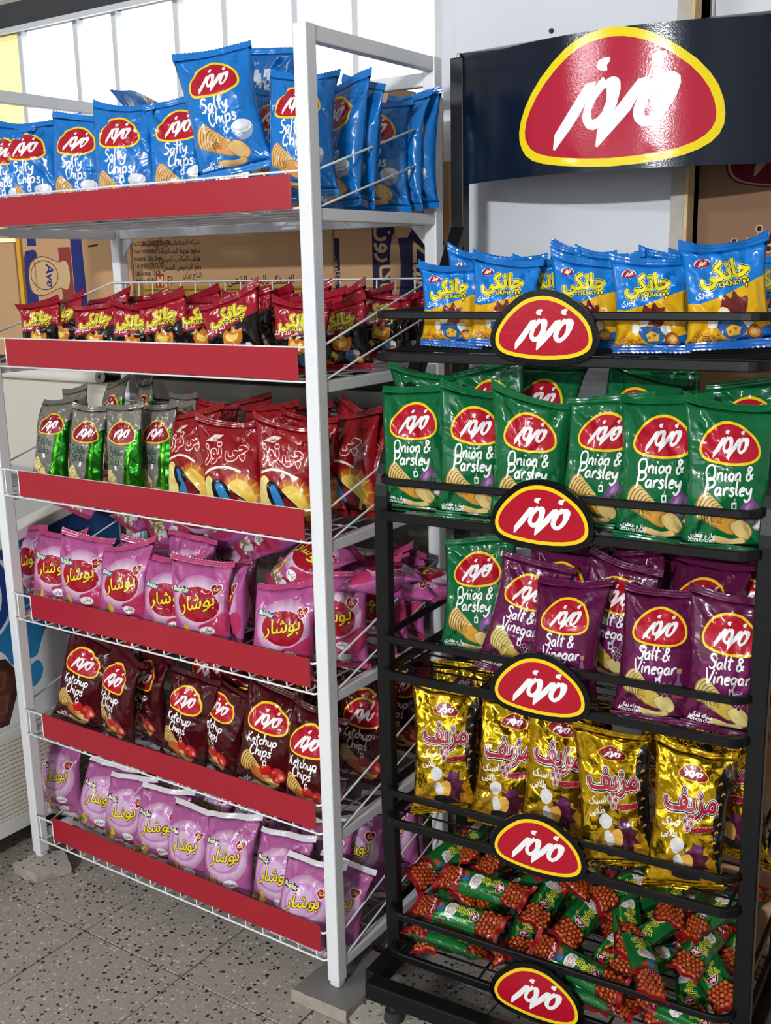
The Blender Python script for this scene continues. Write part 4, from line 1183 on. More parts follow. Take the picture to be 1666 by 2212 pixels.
for k in range(6):
    z, zb = RZ[k], ZB[k]
    for x in (0.002, 0.978):
        box('side_rail', x, x+0.02, 0.03, 0.42, z, z+0.022, WHITE_PAINT, rack, 0.002)
    box('back_rail', 0.03, 0.97, 0.426, 0.446, z, z+0.022, WHITE_PAINT, rack, 0.002)
    for sx in (0, 1):
        gx = 0.032 if sx == 0 else 0.968
        d = 0.04 if sx == 0 else -0.04
        prism('gusset', [(gx, z-0.001), (gx+d, z-0.001), (gx, z-0.045)], 'y', 0.432, 0.436, WHITE_PAINT, rack)
    tray = loop('wire_tray', [(0.034, -0.004, zb+0.062), (0.966, -0.004, zb+0.062), (0.9965, 0.030, zb+0.066), (0.9965, 0.412, zb+0.178), (0.0035, 0.412, zb+0.178), (0.0035, 0.030, zb+0.066)], 0.0024, rack)
    loop('tray_lower_rim', [(0.034, -0.004, zb-0.002), (0.966, -0.004, zb-0.002), (0.9965, 0.030, zb+0.001), (0.9965, 0.414, zb+0.108), (0.0035, 0.414, zb+0.108), (0.0035, 0.030, zb+0.001)], 0.0022, tray)
    for y in (0.06, 0.15, 0.24, 0.33):
        link('cross_wire', sweep('cross_wire', [(0.03, y, zb-0.0042), (0.97, y, zb-0.0042)], circ(0.002, 6), smooth=True), WIRE_PAINT, tray)
    me = sweep('tray_wire', rounded([(0, -0.0062, 0.064), (0, -0.0062, 0.0), (0, 0.405, 0.0), (0, 0.416, 0.18)], 0.008, 3), circ(0.0019, 6), smooth=True)
    me.materials.append(WIRE_PAINT)
    for i in range(19):
        o = link('tray_wire', me, None, tray); o.location = (0.052+i*0.0498, 0, zb)
    x0 = 0.11 if k else 0.02
    strip = box('label_strip', x0, 0.963, -0.0125, -0.0088, SZ[k]-0.060, SZ[k], RED_STRIP, tray, 0.0006)

# ------------------------------------------------------------------ black display rack
BO = np.array([1.10, 0.0, 0.0]); BT = math.radians(3.7)
BX = np.array([math.cos(BT), math.sin(BT), 0]); BY = np.array([-math.sin(BT), math.cos(BT), 0])
BW = 0.69
brack = empty('display_stand', (1.10, 0, 0), BT)
tag(brack, 'black steel snack stand with five baskets and a curved header sign', 'display stand')
UP = [1.401, 1.098, 0.789, 0.467, 0.197]
LO = [1.327, 1.031, 0.716, 0.404, 0.105]
for x in (-0.020, BW-0.003):
    box('back_post', x, x+0.028, 0.392, 0.420, 0.03, 1.885, BLACK_PAINT, brack, 0.002)
    xx = x+0.014
    leg = rounded([(xx, 0.400, 1.555), (xx, 0.076, 1.092), (xx, 0.072, 0.55), (xx, 0.088, 0.075)], 0.05, 5)
    link('front_leg', sweep('front_leg', leg, rect(0.030, 0.022, 0.002), up=(0, 1, 0.001)), BLACK_PAINT, brack)
    box('base_side_bar', x-0.004, x+0.032, -0.010, 0.42, 0.050, 0.086, BLACK_PAINT, brack, 0.003)
    box('leg_gusset', x+0.011, x+0.017, 0.30, 0.40, 1.452, 1.472, BLACK_PAINT, brack, 0.001)
box('base_front_bar', -0.002, BW+0.002, -0.046, -0.010, 0.050, 0.088, BLACK_PAINT, brack, 0.003)
box('base_back_bar', 0.03, BW-0.03, 0.38, 0.41, 0.050, 0.086, BLACK_PAINT, brack, 0.003)
for (x, y) in ((0.045, -0.012), (BW-0.045, -0.012), (0.045, 0.39), (BW-0.045, 0.39)):
    bm = bmesh.new()
    bmesh.ops.create_cone(bm, cap_ends=True, segments=18, radius1=0.021, radius2=0.018, depth=0.022, matrix=Matrix.Translation((x, y, 0.011)))
    me = bpy.data.meshes.new('foot'); bm.to_mesh(me); bm.free()
    ft = link('foot', me, RUBBER, brack)
    bm = bmesh.new()
    bmesh.ops.create_cone(bm, cap_ends=True, segments=14, radius1=0.009, radius2=0.009, depth=0.03, matrix=Matrix.Translation((x, y, 0.037)))
    me = bpy.data.meshes.new('foot_stem'); bm.to_mesh(me); bm.free()
    link('foot_stem', me, RUBBER, ft)
link('back_wire', sweep('back_wire', [(0.015, 0.398, 1.482), (BW-0.015, 0.398, 1.482)], circ(0.0032, 8), smooth=True), BLACK_PAINT, brack)
for k in range(5):
    bk = link('basket', sweep('basket', rounded([(0.0, 0.40, UP[k]), (0.0, 0.042, UP[k]), (BW, 0.042, UP[k]), (BW, 0.40, UP[k])], 0.04, 6), rect(0.010, 0.0135, 0.002)), BLACK_PAINT, brack)
    link('basket_floor_frame', sweep('basket_floor_frame', rounded([(0.0, 0.40, LO[k]), (0.0, 0.042, LO[k]), (BW, 0.042, LO[k]), (BW, 0.40, LO[k])], 0.04, 6), rect(0.012, 0.017, 0.002)), BLACK_PAINT, bk)
    me = sweep('basket_wire', [(0.004, 0, 0), (BW-0.004, 0, 0)], circ(0.0022, 6), smooth=True); me.materials.append(BLACK_PAINT)
    for i in range(9):
        o = link('basket_wire', me, None, bk); o.location = (0, 0.078+i*0.038, LO[k]+0.009)
    for x in (0.02, 0.20, 0.47, BW-0.02):
        link('basket_stay', sweep('basket_stay', [(x, 0.052, LO[k]-0.004), (x, 0.395, LO[k]-0.004)], circ(0.003, 6), smooth=True), BLACK_PAINT, bk)
    BZ = [1.382, 1.067, 0.756, 0.445, 0.136][k]
    for x in (0.29, 0.38):
        box('badge_strut', x-0.006, x+0.006, 0.0345, 0.0365, LO[k]-0.004, UP[k]+0.004, BLACK_PAINT, bk)
    ws = 17.1
    con = grow(_OUT*ws, 1.05)
    bd = art_plate('badge', Art(), '#0a0a0b', con, lambda x, y, d: np.stack([0.335+x/100, 0.0285+d, BZ+y/100], -1), 0.0055, STICKER, bk)
    la = Art(); la.logo(0, 0, ws, red='#b0152a')
    art_plate('logo_sticker', la, '#f4cf1d', _OUT*ws, lambda x, y, d: np.stack([0.335+x/100, 0.0277+d, BZ+y/100], -1), 0.0008, STICKER, bd)

def sign_y(x): return 0.262+0.138*((x-0.36)/0.36)**2
def sign_map(off):
    return lambda x, y, d: np.stack([x/100, sign_y(x/100)+off+d, y/100], -1)
sg = art_plate('header_sign', Art(), '#101a2a', poly((-0.8, 164.2), (72.6, 164.2), (72.6, 189.4), (-0.8, 189.4)), sign_map(0), 0.002, STICKER, brack, step=2.0)
for x in (-0.008, 0.718):
    box('sign_return', x, x+0.008, sign_y(0.0)-0.002, 0.43, 1.642, 1.894, NAVY_SIGN, sg, 0.001)
la = Art(); la.logo(35.9, 176.2, 37.6, red='#b5203a', yellow='#f0d718')
art_plate('logo_sticker', la, '#f0d718', _OUT*37.6+np.array([35.9, 176.2]), sign_map(-0.0008), 0.0007, STICKER, sg, step=2.0)

# ------------------------------------------------------------------ cartons on the sill
def carton(name, label, x0, x1, y0, y1, z0, z1, art, parent_mat=CARDBOARD, base='#bf976f'):
    c = empty(name, ((x0+x1)/2, y0, z0)); tag(c, label, 'carton', 'cartons on the window sill')
    w, h, dp = (x1-x0), (z1-z0), (y1-y0)
    box('carton_body', -w/2, w/2, 0.002, dp, 0.0, h-0.003, CARDBOARD, c, 0.003)
    box('top_flap', -w/2+0.002, w/2-0.002, 0.003, dp/2-0.001, h-0.003, h, CARDBOARD, c, 0.0005)
    box('top_flap', -w/2+0.002, w/2-0.002, dp/2+0.001, dp-0.003, h-0.003, h, CARDBOARD, c, 0.0005)
    if art is not None:
        W_, H_ = w*100, h*100
        art_plate('printed_face', art, base, poly((-W_/2+0.2, 0.2), (W_/2-0.2, 0.2), (W_/2-0.2, H_-0.2), (-W_/2+0.2, H_-0.2)),
                  lambda x, y, d: np.stack([x/100, 0.0008+d, y/100], -1), 0.001, CARTON_PRINT, c)
    return c
# bottle carton
a = Art(); W_ = 46.0
def ax(x): return (x+0.275)*100      # world x -> carton centimetres
a.add('#2c3170', poly((ax(-0.287), 15.0), (ax(-0.236), 15.0), (ax(-0.243), 37), (ax(-0.290), 37)))
a.add('#8e3a34', poly((ax(-0.338), 9.0), (ax(-0.288), 12.0), (ax(-0.292), 31.5), (ax(-0.345), 31.5)))
a.add('#2c3170', smooth_poly([(ax(-0.505), 2), (ax(-0.44), 2), (ax(-0.455), 22), (ax(-0.44), 30), (ax(-0.47), 31), (ax(-0.50), 29), (ax(-0.505), 15)], 3))
a.add('#2c3170', poly((ax(-0.48), 32.2), (ax(-0.44), 32.2), (ax(-0.44), 37), (ax(-0.48), 37)))
bot = smooth_poly([(ax(-0.49), 22.5), (ax(-0.475), 27.5), (ax(-0.42), 29.3), (ax(-0.35), 27.6), (ax(-0.315), 28.0), (ax(-0.300), 25.8), (ax(-0.300), 22.0), (ax(-0.315), 19.4), (ax(-0.35), 20.0), (ax(-0.42), 18.0), (ax(-0.475), 18.6)], 4)
a.add('#5a4230', bot); m_ = bot.mean(0); a.add('#c9a67c', m_+(bot-m_)*0.95)
a.add('#5a4230', ell(ax(-0.415), 23.8, 6.2, 4.3)); a.add('#c9a67c', ell(ax(-0.415), 23.8, 5.9, 4.0))
a.add('#2c3170', text('Ave', ax(-0.405), 23.9, 4.6, 'c', 0.2, 0.9, -1.5708, 0.12))
a.add('#7b3c38', text('مایع دستشویی', ax(-0.455), 23.8, 1.5, 'c', 0, 1, -1.5708, 0.03, True))
a.add('#3a2c22', poly((ax(-0.215), 31.2), (ax(-0.175), 31.4), (ax(-0.175), 32.0), (ax(-0.215), 31.7)))
carton('carton', 'cardboard carton with a drawn bottle and blue and red stripes', -0.505, -0.045, 0.53, 0.80, 1.243, 1.613, a)
# cheese snack carton
a = Art()
def ax(x): return (x-0.305)*100
a.add('#b18e3c', poly((-34, 8.0), (34, 8.0), (34, 20.0), (-34, 20.5)))
ink = '#4a3522'
for i, s_ in enumerate(('GOLDEN CHEESE SNACK', 'Food Industries (P.J.S)', 'Industrial City, Saveh.', 'Tel: (+9821)71732101', 'Lab License: 13428', 'Made in IRAN')):
    a.add(ink, text(s_, ax(-0.030), 31.0-1.95*i, 1.75, 'l', 0, 0.72, 0, 0.05))
for i, s_ in enumerate(('الاسنک بالجبن الذهبی', 'شرکه الصناعات الغذائیه ممتاز', 'ساوه مدینه الصناعیه', 'هاتف المکتب المرکزی', 'رقم الترخیص الصحی', 'انتاج ایران')):
    a.add(ink, text(s_, ax(0.215), 33.0-2.1*i, 1.9, 'r', 0, 0.9, 0, 0.04, True))
a.add('#9c3524', poly((ax(0.045), 19.9), (ax(0.075), 19.9), (ax(0.078), 23.6), (ax(0.048), 23.6)))
a.add('#e0c49c', text('M', ax(0.061), 20.4, 3.6, 'c', 0.12, 0.8, 0, 0.08)); a.add('#9c3524', text('FI', ax(0.098), 20.4, 3.6, 'c', 0.12, 0.8, 0, 0.1))
a.add(ink, text('www.mazmazgroup.com', ax(0.08), 17.7, 1.7, 'c', 0, 0.75, 0, 0.04))
for i in range(7):
    xx = ax(-0.02)+3.6*i
    a.add(ink, poly((xx-1.4, 11.6), (xx+1.4, 11.6), (xx+1.4, 14.9), (xx-1.4, 14.9))); a.add('#b18e3c', poly((xx-1.15, 11.9), (xx+1.15, 11.9), (xx+1.15, 14.6), (xx-1.15, 14.6)))
    a.add(ink, ell(xx, 13.2, 0.7, 0.9, 0.3*i, 8))
a.add(ink, text('الاسنک بالجبن الذهبی', ax(0.415), 20.6, 3.0, 'c', 0, 0.85, 0, 0.08, True))
a.add('#33261a', text('اسنک پنیری طلایی', ax(0.415), 15.6, 3.6, 'c', 0, 0.85, 0, 0.12, True))
carton('carton', 'wide cardboard carton with a yellow band and printed address lines', -0.04, 0.645, 0.53, 0.80, 1.243, 1.600, a)
# macaroni carton
a = Art()
def ax(x): return (x-0.82)*100
navy = '#282642'
a.add(navy, poly((ax(0.772), 2), (ax(0.835), 2), (ax(0.835), 45), (ax(0.772), 45)))
a.add('#b8966f', text('زر ماکارون', ax(0.792), 22.0, 6.2, 'c', 0, 0.95, -1.5708, 0.15, True))
a.add(navy, poly((ax(0.655), 14), (ax(0.678), 14), (ax(0.678), 31), (ax(0.655), 31)))
a.add('#b8966f', text('زر ماکارون', ax(0.6625), 22.5, 2.3, 'c', 0, 0.95, -1.5708, 0.05, True))
a.add(navy, poly((ax(0.843), 17), (ax(0.957), 17), (ax(0.957), 30.5), (ax(0.843), 30.5)))
a.add('#a98563', ell(ax(0.835), 24, 1.5, 7.5)); 
a.add(navy, ell(ax(0.90), 23.8, 4.4, 9.2)); 
for k in range(9):
    an = -1.25+k*0.31
    a.add(navy, ribbon([(ax(0.945)+1.0*math.cos(an), 23.8+4.0*math.sin(an)), (ax(0.945)+3.4*math.cos(an)*0.9, 23.8+6.6*math.sin(an))], 0.32)); a.add(navy, ell(ax(0.945)+3.4*math.cos(an)*0.9, 23.8+6.6*math.sin(an), 0.4, 0.5, 0, 8))
a.add(navy, text('Zar', ax(0.884), 24.2, 10.5, 'c', 0.25, 0.72, -1.5708, 0.5)); a.add('#c9a67d', text('Zar', ax(0.884), 24.2, 10.5, 'c', 0.25, 0.72, -1.5708, 0.1))
a.add('#c9a67d', text('MACARON', ax(0.918), 21.0, 2.0, 'c', 0, 0.8, -1.2, 0.03))
for i in range(5):
    a.add('#c9a67d', ell(ax(0.932)+0.1*i, 26.5-0.9*i, 0.7, 0.35, 0.6, 8))
carton('carton', 'cardboard carton with a navy stripe and a round navy pasta emblem', 0.65, 0.968, 0.525, 0.60, 1.243, 1.705, a)
carton('carton', 'plain cardboard carton standing higher behind the blue chip bags', 0.36, 0.735, 0.64, 0.93, 1.61, 1.905, None)
carton('carton', 'plain cardboard carton at the far left of the window sill', -1.02, -0.545, 0.53, 0.80, 1.243, 1.58, None)
bpy.data.objects['carton.003'].location.z = 1.6005
tag(box('door_edge_strip', -0.540, -0.522, 0.535, 0.75, 1.2435, 1.66, YELLOW_TRIM, None, 0.002), 'narrow yellow plastic strip standing between two cartons', 'strip')
# carton to the right of the door, with the red emblem
a = Art()
R_ = smooth_poly([tuple(p) for p in (_OUT*26.0+np.array([-14.0, 33.0]))], 1)
a.add('#6a1626', R_); m_ = R_.mean(0); a.add('#b39272', m_+(R_-m_)*0.965); a.add('#6e1728', m_+(R_-m_)*0.93)
a.add('#b39272', [c*26.0+np.array([-14.0, 33.0]) for c in _LETTERS])
a.add('#c9ac8b', text('مینی', -19.5, 15.2, 6.5, 'c', 0, 0.9, 0.03, 0.55, True)); a.add('#3a241b', text('مینی', -19.5, 15.2, 6.5, 'c', 0, 0.9, 0.03, 0.22, True))
c = carton('carton', 'brown carton with a red emblem right of the white door', 1.508, 2.15, 0.56, 0.62, 1.36, 1.90, a, base='#8d6c55')
c2 = carton('carton', 'dark shaded plain carton under the red emblem carton', 1.508, 2.15, 0.56, 0.62, 0.95, 1.358, None)
c3 = carton('carton', 'lowest plain carton of the stack right of the door', 1.508, 2.15, 0.56, 0.62, -0.03, 0.948, None)
for q in (c, c2, c3): q['group'] = 'cartons stacked right of the door'

# paper roll on the ledge
def cyl_x(name, x0, x1, y, z, r, r_in, mat):
    n = 28; vs = []; fs = []
    for (x, rr) in ((x0, r), (x1, r), (x1, r_in), (x0, r_in)):
        for k in range(n):
            an = 2*math.pi*k/n; vs.append((x, y+rr*math.cos(an), z+rr*math.sin(an)))
    for s_ in range(4):
        t_ = (s_+1) % 4
        for k in range(n):
            l = (k+1) % n; fs.append((s_*n+k, s_*n+l, t_*n+l, t_*n+k))
    me = mesh_from(name, vs, fs)
    bm = bmesh.new(); bm.from_mesh(me); bmesh.ops.recalc_face_normals(bm, faces=list(bm.faces)); bm.to_mesh(me); bm.free()
    return link(name, me, mat)
tag(cyl_x('paper_roll', -0.85, -0.176, 0.502, 1.196, 0.0185, 0.008, PAPER), 'rolled white paper lying along the ledge behind the rack', 'paper roll')

# ------------------------------------------------------------------ ice cream freezer beside the white rack
fz = empty('ice_cream_freezer', (-0.06, 0, 0.05)); tag(fz, 'white chest freezer with blue milk splash print and slatted grille', 'freezer')
def ztop(y): return 0.834+0.207*(y-0.0)-0.05
Y0, Y1 = -0.62, 0.44
prism('cabinet', [(Y0, 0.0), (Y1, 0.0), (Y1, ztop(Y1)-0.03), (Y0, ztop(Y0)-0.03)], 'x', -0.56, -0.004, FREEZER_WHITE, fz, 0.006)
prism('top_rim', [(Y0-0.01, ztop(Y0)-0.03), (Y1+0.01, ztop(Y1)-0.03), (Y1+0.01, ztop(Y1)), (Y0-0.01, ztop(Y0))], 'x', -0.06, 0.004, FREEZER_WHITE, fz, 0.004)
prism('top_rim', [(Y0-0.01, ztop(Y0)-0.03), (Y1+0.01, ztop(Y1)-0.03), (Y1+0.01, ztop(Y1)), (Y0-0.01, ztop(Y0))], 'x', -0.565, -0.50, FREEZER_WHITE, fz, 0.004)
glass, gnt, gb, GN, GL = new_mat('freezer_lid_glass')
gb.inputs['Base Color'].default_value = (*hexc('#aeb6b8'), 1); gb.inputs['Roughness'].default_value = 0.08; gb.inputs['Metallic'].default_value = 0.3
prism('lid_glass', [(Y0, ztop(Y0)-0.012), (Y1, ztop(Y1)-0.012), (Y1, ztop(Y1)-0.004), (Y0, ztop(Y0)-0.004)], 'x', -0.50, -0.06, glass, fz)
for yy in (-0.25, 0.05, 0.33):
    prism('lid_frame', [(yy, ztop(yy)-0.004), (yy+0.03, ztop(yy+0.03)-0.004), (yy+0.03, ztop(yy+0.03)+0.012), (yy, ztop(yy)+0.012)], 'x', -0.50, -0.06, GASKET, fz, 0.002)
# printed skin, drawn in centimetres along y and z
a = Art()
def zt(y): return (ztop(y)-0.034)*100
OUTL = poly((Y0*100+1, 29.5), (Y1*100-1, 29.5), (Y1*100-1, zt(Y1-0.01)), (Y0*100+1, zt(Y0+0.01)))
def skyblue(x, y):
    k = np.clip((y-44)/32, 0, 1)[:, None]
    return (1-k)*np.array(hexc('#2d8fc9'))+k*np.array(hexc('#123a7c'))
a.add(skyblue, poly((-70, 44), (50, 44), (50, 100), (-70, 100)))
a.add('#e9ecee', smooth_poly([(-70, 56), (-40, 52), (-12, 53), (-4, 52), (1.5, 49.5), (3.6, 46.0), (5.4, 45.0), (7.0, 47.0), (9.2, 45.4), (12.0, 45.8), (13.6, 49.0), (15.6, 52.2), (18.4, 52.6), (20.6, 49.5), (26, 47), (34, 50), (48, 48), (50, 20), (-70, 20)], 4))
a.add('#2d8fc9', smooth_poly([(6.8, 38.5), (8.8, 37.2), (12.0, 38.4), (13.4, 41.6), (12.0, 44.2), (9.6, 43.4), (8.0, 42.6), (6.8, 43.0)], 4))
a.add('#d8e6f2', ell(-3.5, 65, 10.5, 12.2)); a.add('#17408c', ell(-3.5, 65, 9.6, 11.2)); a.add('#f0f2f4', ell(-3.5, 64.6, 6.6, 8.2)); a.add('#a81c2c', ell(-3.8, 64.5, 5.2, 6.8))
a.add('#d8e6f2', ribbon([(7.6, 70.5), (8.4, 73.4), (10.4, 74.6), (13.0, 73.6)], 1.1))
# chocolate bar print
ch = poly((-30, 29.8), (1.4, 29.8), (6.6, 41.6), (2.2, 47.6), (-30, 53))
a.add('#43231a', ch); a.add('#5b3223', poly((-30, 31), (0.0, 31.2), (4.4, 40.8), (1.2, 45.4), (-30, 50.5)))
for i in range(3):
    for j in range(2):
        x0 = -4.6-7.6*i; y0 = 33.0+6.4*j
        a.add('#7a4a35', poly((x0, y0), (x0+5.8, y0+0.2), (x0+7.0, y0+5.0), (x0+1.0, y0+5.2))); a.add('#633828', poly((x0+1.0, y0+0.9), (x0+5.0, y0+1.0), (x0+5.8, y0+4.2), (x0+1.8, y0+4.3)))
art_plate('printed_skin', a, '#e9ecee', OUTL, lambda x, y, d: np.stack([-0.0032-d+0*x, x/100, y/100], -1), 0.0008, PANEL_PRINT, fz)
# grille: near-black plate painting the shade behind, every slat a piece
box('grille_shade_plate', -0.012, -0.0035, Y0+0.02, Y1-0.02, 0.045, 0.262, RECESS_SHADE, fz)
sl = prism('slat', [(-0.003, 0.0), (0.006, -0.004), (0.006, 0.003), (-0.003, 0.0075)], 'y', Y0+0.02, Y1-0.02, FREEZER_GRILLE, fz)
sme = sl.data; sl.location = (0, 0, 0.052)
for i in range(1, 18):
    o = link('slat', sme, None, fz); o.location = (0, 0, 0.052+i*0.0122)
for i in range(18):
    y = Y0+0.02+i*0.0595
    box('grille_rib', -0.003, 0.0045, y, y+0.004, 0.044, 0.264, FREEZER_GRILLE, fz)
box('grille_frame', -0.003, 0.006, Y0+0.01, Y1-0.01, 0.262, 0.285, FREEZER_WHITE, fz, 0.002)
box('grille_frame', -0.003, 0.006, Y0+0.01, Y1-0.01, 0.004, 0.046, FREEZER_WHITE, fz, 0.002)
for yy in (Y0+0.06, Y1-0.06):
    for xx in (-0.08, -0.5):
        box('freezer_foot', xx-0.02, xx+0.02, yy-0.02, yy+0.02, -0.079, 0.001, RUBBER, fz, 0.003)

# ------------------------------------------------------------------ stones under the feet
def slab(name, pts, z0, z1, mat, label, seed, edge_rough=0.003):
    rr = random.Random(seed); q = []
    n = len(pts)
    for i in range(n):
        a_, b_ = np.array(pts[i]), np.array(pts[(i+1) % n])
        k = max(2, int(np.linalg.norm(b_-a_)/0.018))
        for j in range(k):
            t_ = j/k; p = a_*(1-t_)+b_*t_
            if j: p = p+np.array([rr.uniform(-1, 1), rr.uniform(-1, 1)])*edge_rough
            q.append(p)
    bm = bmesh.new()
    top = [bm.verts.new((p[0], p[1], z1)) for p in q]
    mid = [bm.verts.new((p[0]+rr.uniform(-1, 1)*edge_rough*1.3, p[1]+rr.uniform(-1, 1)*edge_rough*1.3, (z0+z1)/2)) for p in q]
    bot = [bm.verts.new((p[0]+rr.uniform(-1, 1)*edge_rough, p[1]+rr.uniform(-1, 1)*edge_rough, z0)) for p in q]
    bm.faces.new(top); bm.faces.new(bot[::-1]); m = len(q)
    for i in range(m):
        j = (i+1) % m
        bm.faces.new((top[i], mid[i], mid[j], top[j])); bm.faces.new((mid[i], bot[i], bot[j], mid[j]))
    bmesh.ops.recalc_face_normals(bm, faces=list(bm.faces))
    me = bpy.data.meshes.new(name); bm.to_mesh(me); bm.free()
    me.materials.append(mat); me.materials.append(ROUGH_STONE)
    for p in me.polygons: p.material_index = 1 if abs(p.normal.z) < 0.5 else 0
    return tag(link(name, me), label, 'stone')
slab('stone_piece', [(-0.012, -0.055), (0.072, -0.052), (0.112, 0.028), (0.045, 0.062), (-0.010, 0.02)], -0.029, 0.0, BROKEN_STONE, 'small broken terrazzo piece under the left foot of the white rack', 1)
slab('stone_slab', [(0.912, -0.050), (1.052, -0.045), (1.052, 0.152), (0.922, 0.152)], -0.029, 0.0, SLAB_STONE, 'smooth grey stone slab under the right foot of the white rack', 2, 0.0015)
slab('stone_piece', [(1.066, 0.060), (1.068, -0.058), (1.205, -0.070), (1.222, 0.045), (1.15, 0.09)], -0.029, 0.0, BROKEN_STONE, 'broken terrazzo block under the black stand foot', 3)
slab('stone_piece', [(1.236, 0.02), (1.236, -0.085), (1.40, -0.092), (1.41, 0.02)], -0.029, -0.006, BROKEN_STONE, 'flat broken terrazzo piece lying under the black stand front bar', 4)
slab('stone_piece', [(1.67, 0.10), (1.67, -0.03), (1.86, -0.03), (1.86, 0.11)], -0.029, 0.0, BROKEN_STONE, 'broken terrazzo block under the right foot of the black stand', 5)
slab('stone_piece', [(1.05, 0.36), (1.05, 0.48), (1.17, 0.48), (1.17, 0.36)], -0.029, 0.0, BROKEN_STONE, 'broken terrazzo block under the back left foot of the black stand', 6)
slab('stone_piece', [(1.66, 0.38), (1.66, 0.50), (1.80, 0.50), (1.80, 0.38)], -0.029, 0.0, BROKEN_STONE, 'broken terrazzo block under the back right foot of the black stand', 7)
slab('stone_piece', [(-0.02, 0.40), (0.06, 0.40), (0.06, 0.47), (-0.02, 0.47)], -0.029, 0.0, BROKEN_STONE, 'broken terrazzo piece under the back left foot of the white rack', 8)
slab('stone_piece', [(0.94, 0.40), (1.02, 0.40), (1.02, 0.47), (0.94, 0.47)], -0.029, 0.0, BROKEN_STONE, 'broken terrazzo piece under the back right foot of the white rack', 9)

# ------------------------------------------------------------------ hanging lamps: the room's far lamp and an added weak fill
LAMP_EM, lnt, lb, LN, LL = new_mat('lit_tube_diffuser')
lb.inputs['Base Color'].default_value = (0.9, 0.9, 0.9, 1)
lb.inputs['Emission Color'].default_value = (0.95, 0.98, 1.0, 1); lb.inputs['Emission Strength'].default_value = 14.0*LAMP_POWER
def ceiling_lamp(x, y, z, rz, power, ln, label):
    l = empty('hanging_lamp', (x, y, z), rz); tag(l, label, 'lamp', 'hanging lamps')
    box('lamp_housing', -ln/2-0.02, ln/2+0.02, -0.07, 0.07, 0.0, 0.05, WHITE_PAINT, l, 0.006)
    box('lamp_diffuser', -ln/2, ln/2, -0.055, 0.055, -0.025, 0.0, LAMP_EM, l, 0.01)
    for xx in (-ln/3, ln/3):
        link('lamp_cord', sweep('lamp_cord', [(xx, 0, 0.05), (xx, 0, 2.9-z)], circ(0.003, 6), smooth=True), WINDOW_STEEL, l)
    d = bpy.data.lights.new('tube_light', 'AREA'); d.shape = 'RECTANGLE'; d.size = ln; d.size_y = 0.1
    d.energy = power*LAMP_POWER; d.color = (0.97, 0.985, 1.0)
    o = bpy.data.objects.new('tube_light', d); COL.objects.link(o); o.parent = l; o.location = (0, 0, -0.035)
    aim = Vector((0.9, 0.2, 0.9))-Vector((x, y, z))
    aim = Matrix.Rotation(-rz, 3, 'Z') @ aim
    o.rotation_euler = aim.to_track_quat('-Z', 'Y').to_euler()
    return l
ceiling_lamp(2.05, -4.6, 2.50, 0.3, 270, 0.5, 'hanging lamp far in front of the black stand')
ceiling_lamp(-0.6, -3.4, 2.60, 0.3, 40, 0.9, 'added fill lamp to the left in front of the white rack')  # weak fill lamp, added for its light alone
# ------------------------------------------------------------------ bags on the trays
def solve_x(px, P0, D):
    """distance t along D from P0 at which the photograph shows column px"""
    A = F_PX*_r-(px-W_PX/2)*_f
    return float(-np.dot(P0-CAM, A)/np.dot(D, A))
ORD = ['first', 'second', 'third', 'fourth', 'fifth', 'sixth', 'seventh', 'eighth', 'ninth', 'tenth', 'eleventh', 'twelfth', 'thirteenth', 'fourteenth', 'fifteenth', 'sixteenth', 'seventeenth', 'eighteenth']
_rj = random.Random(99)
def put(kind, var, pos, yaw, roll, lean, name, scale=1.0, lie=None):
    if lie is None:
        yaw += _rj.uniform(-5, 5); roll += _rj.uniform(-3.2, 3.2); lean += _rj.uniform(-2, 3)
        scale *= _rj.uniform(0.965, 1.03)
    me, seals = kind['meshes'][var % len(kind['meshes'])]
    o = link(name, me)
    if lie is None:
        M = Matrix.Translation(Vector(pos)) @ Matrix.Rotation(math.radians(yaw), 4, 'Z') @ Matrix.Rotation(-math.radians(lean), 4, 'X') @ Matrix.Rotation(-math.radians(roll), 4, 'Y')
    else:
        M = Matrix.Translation(Vector(pos)) @ lie
    o.matrix_world = M @ Matrix.Scale(scale, 4)
    for nm, sm in zip(('top_seal', 'bottom_seal'), seals):
        link(nm, sm, None, o)
    return o
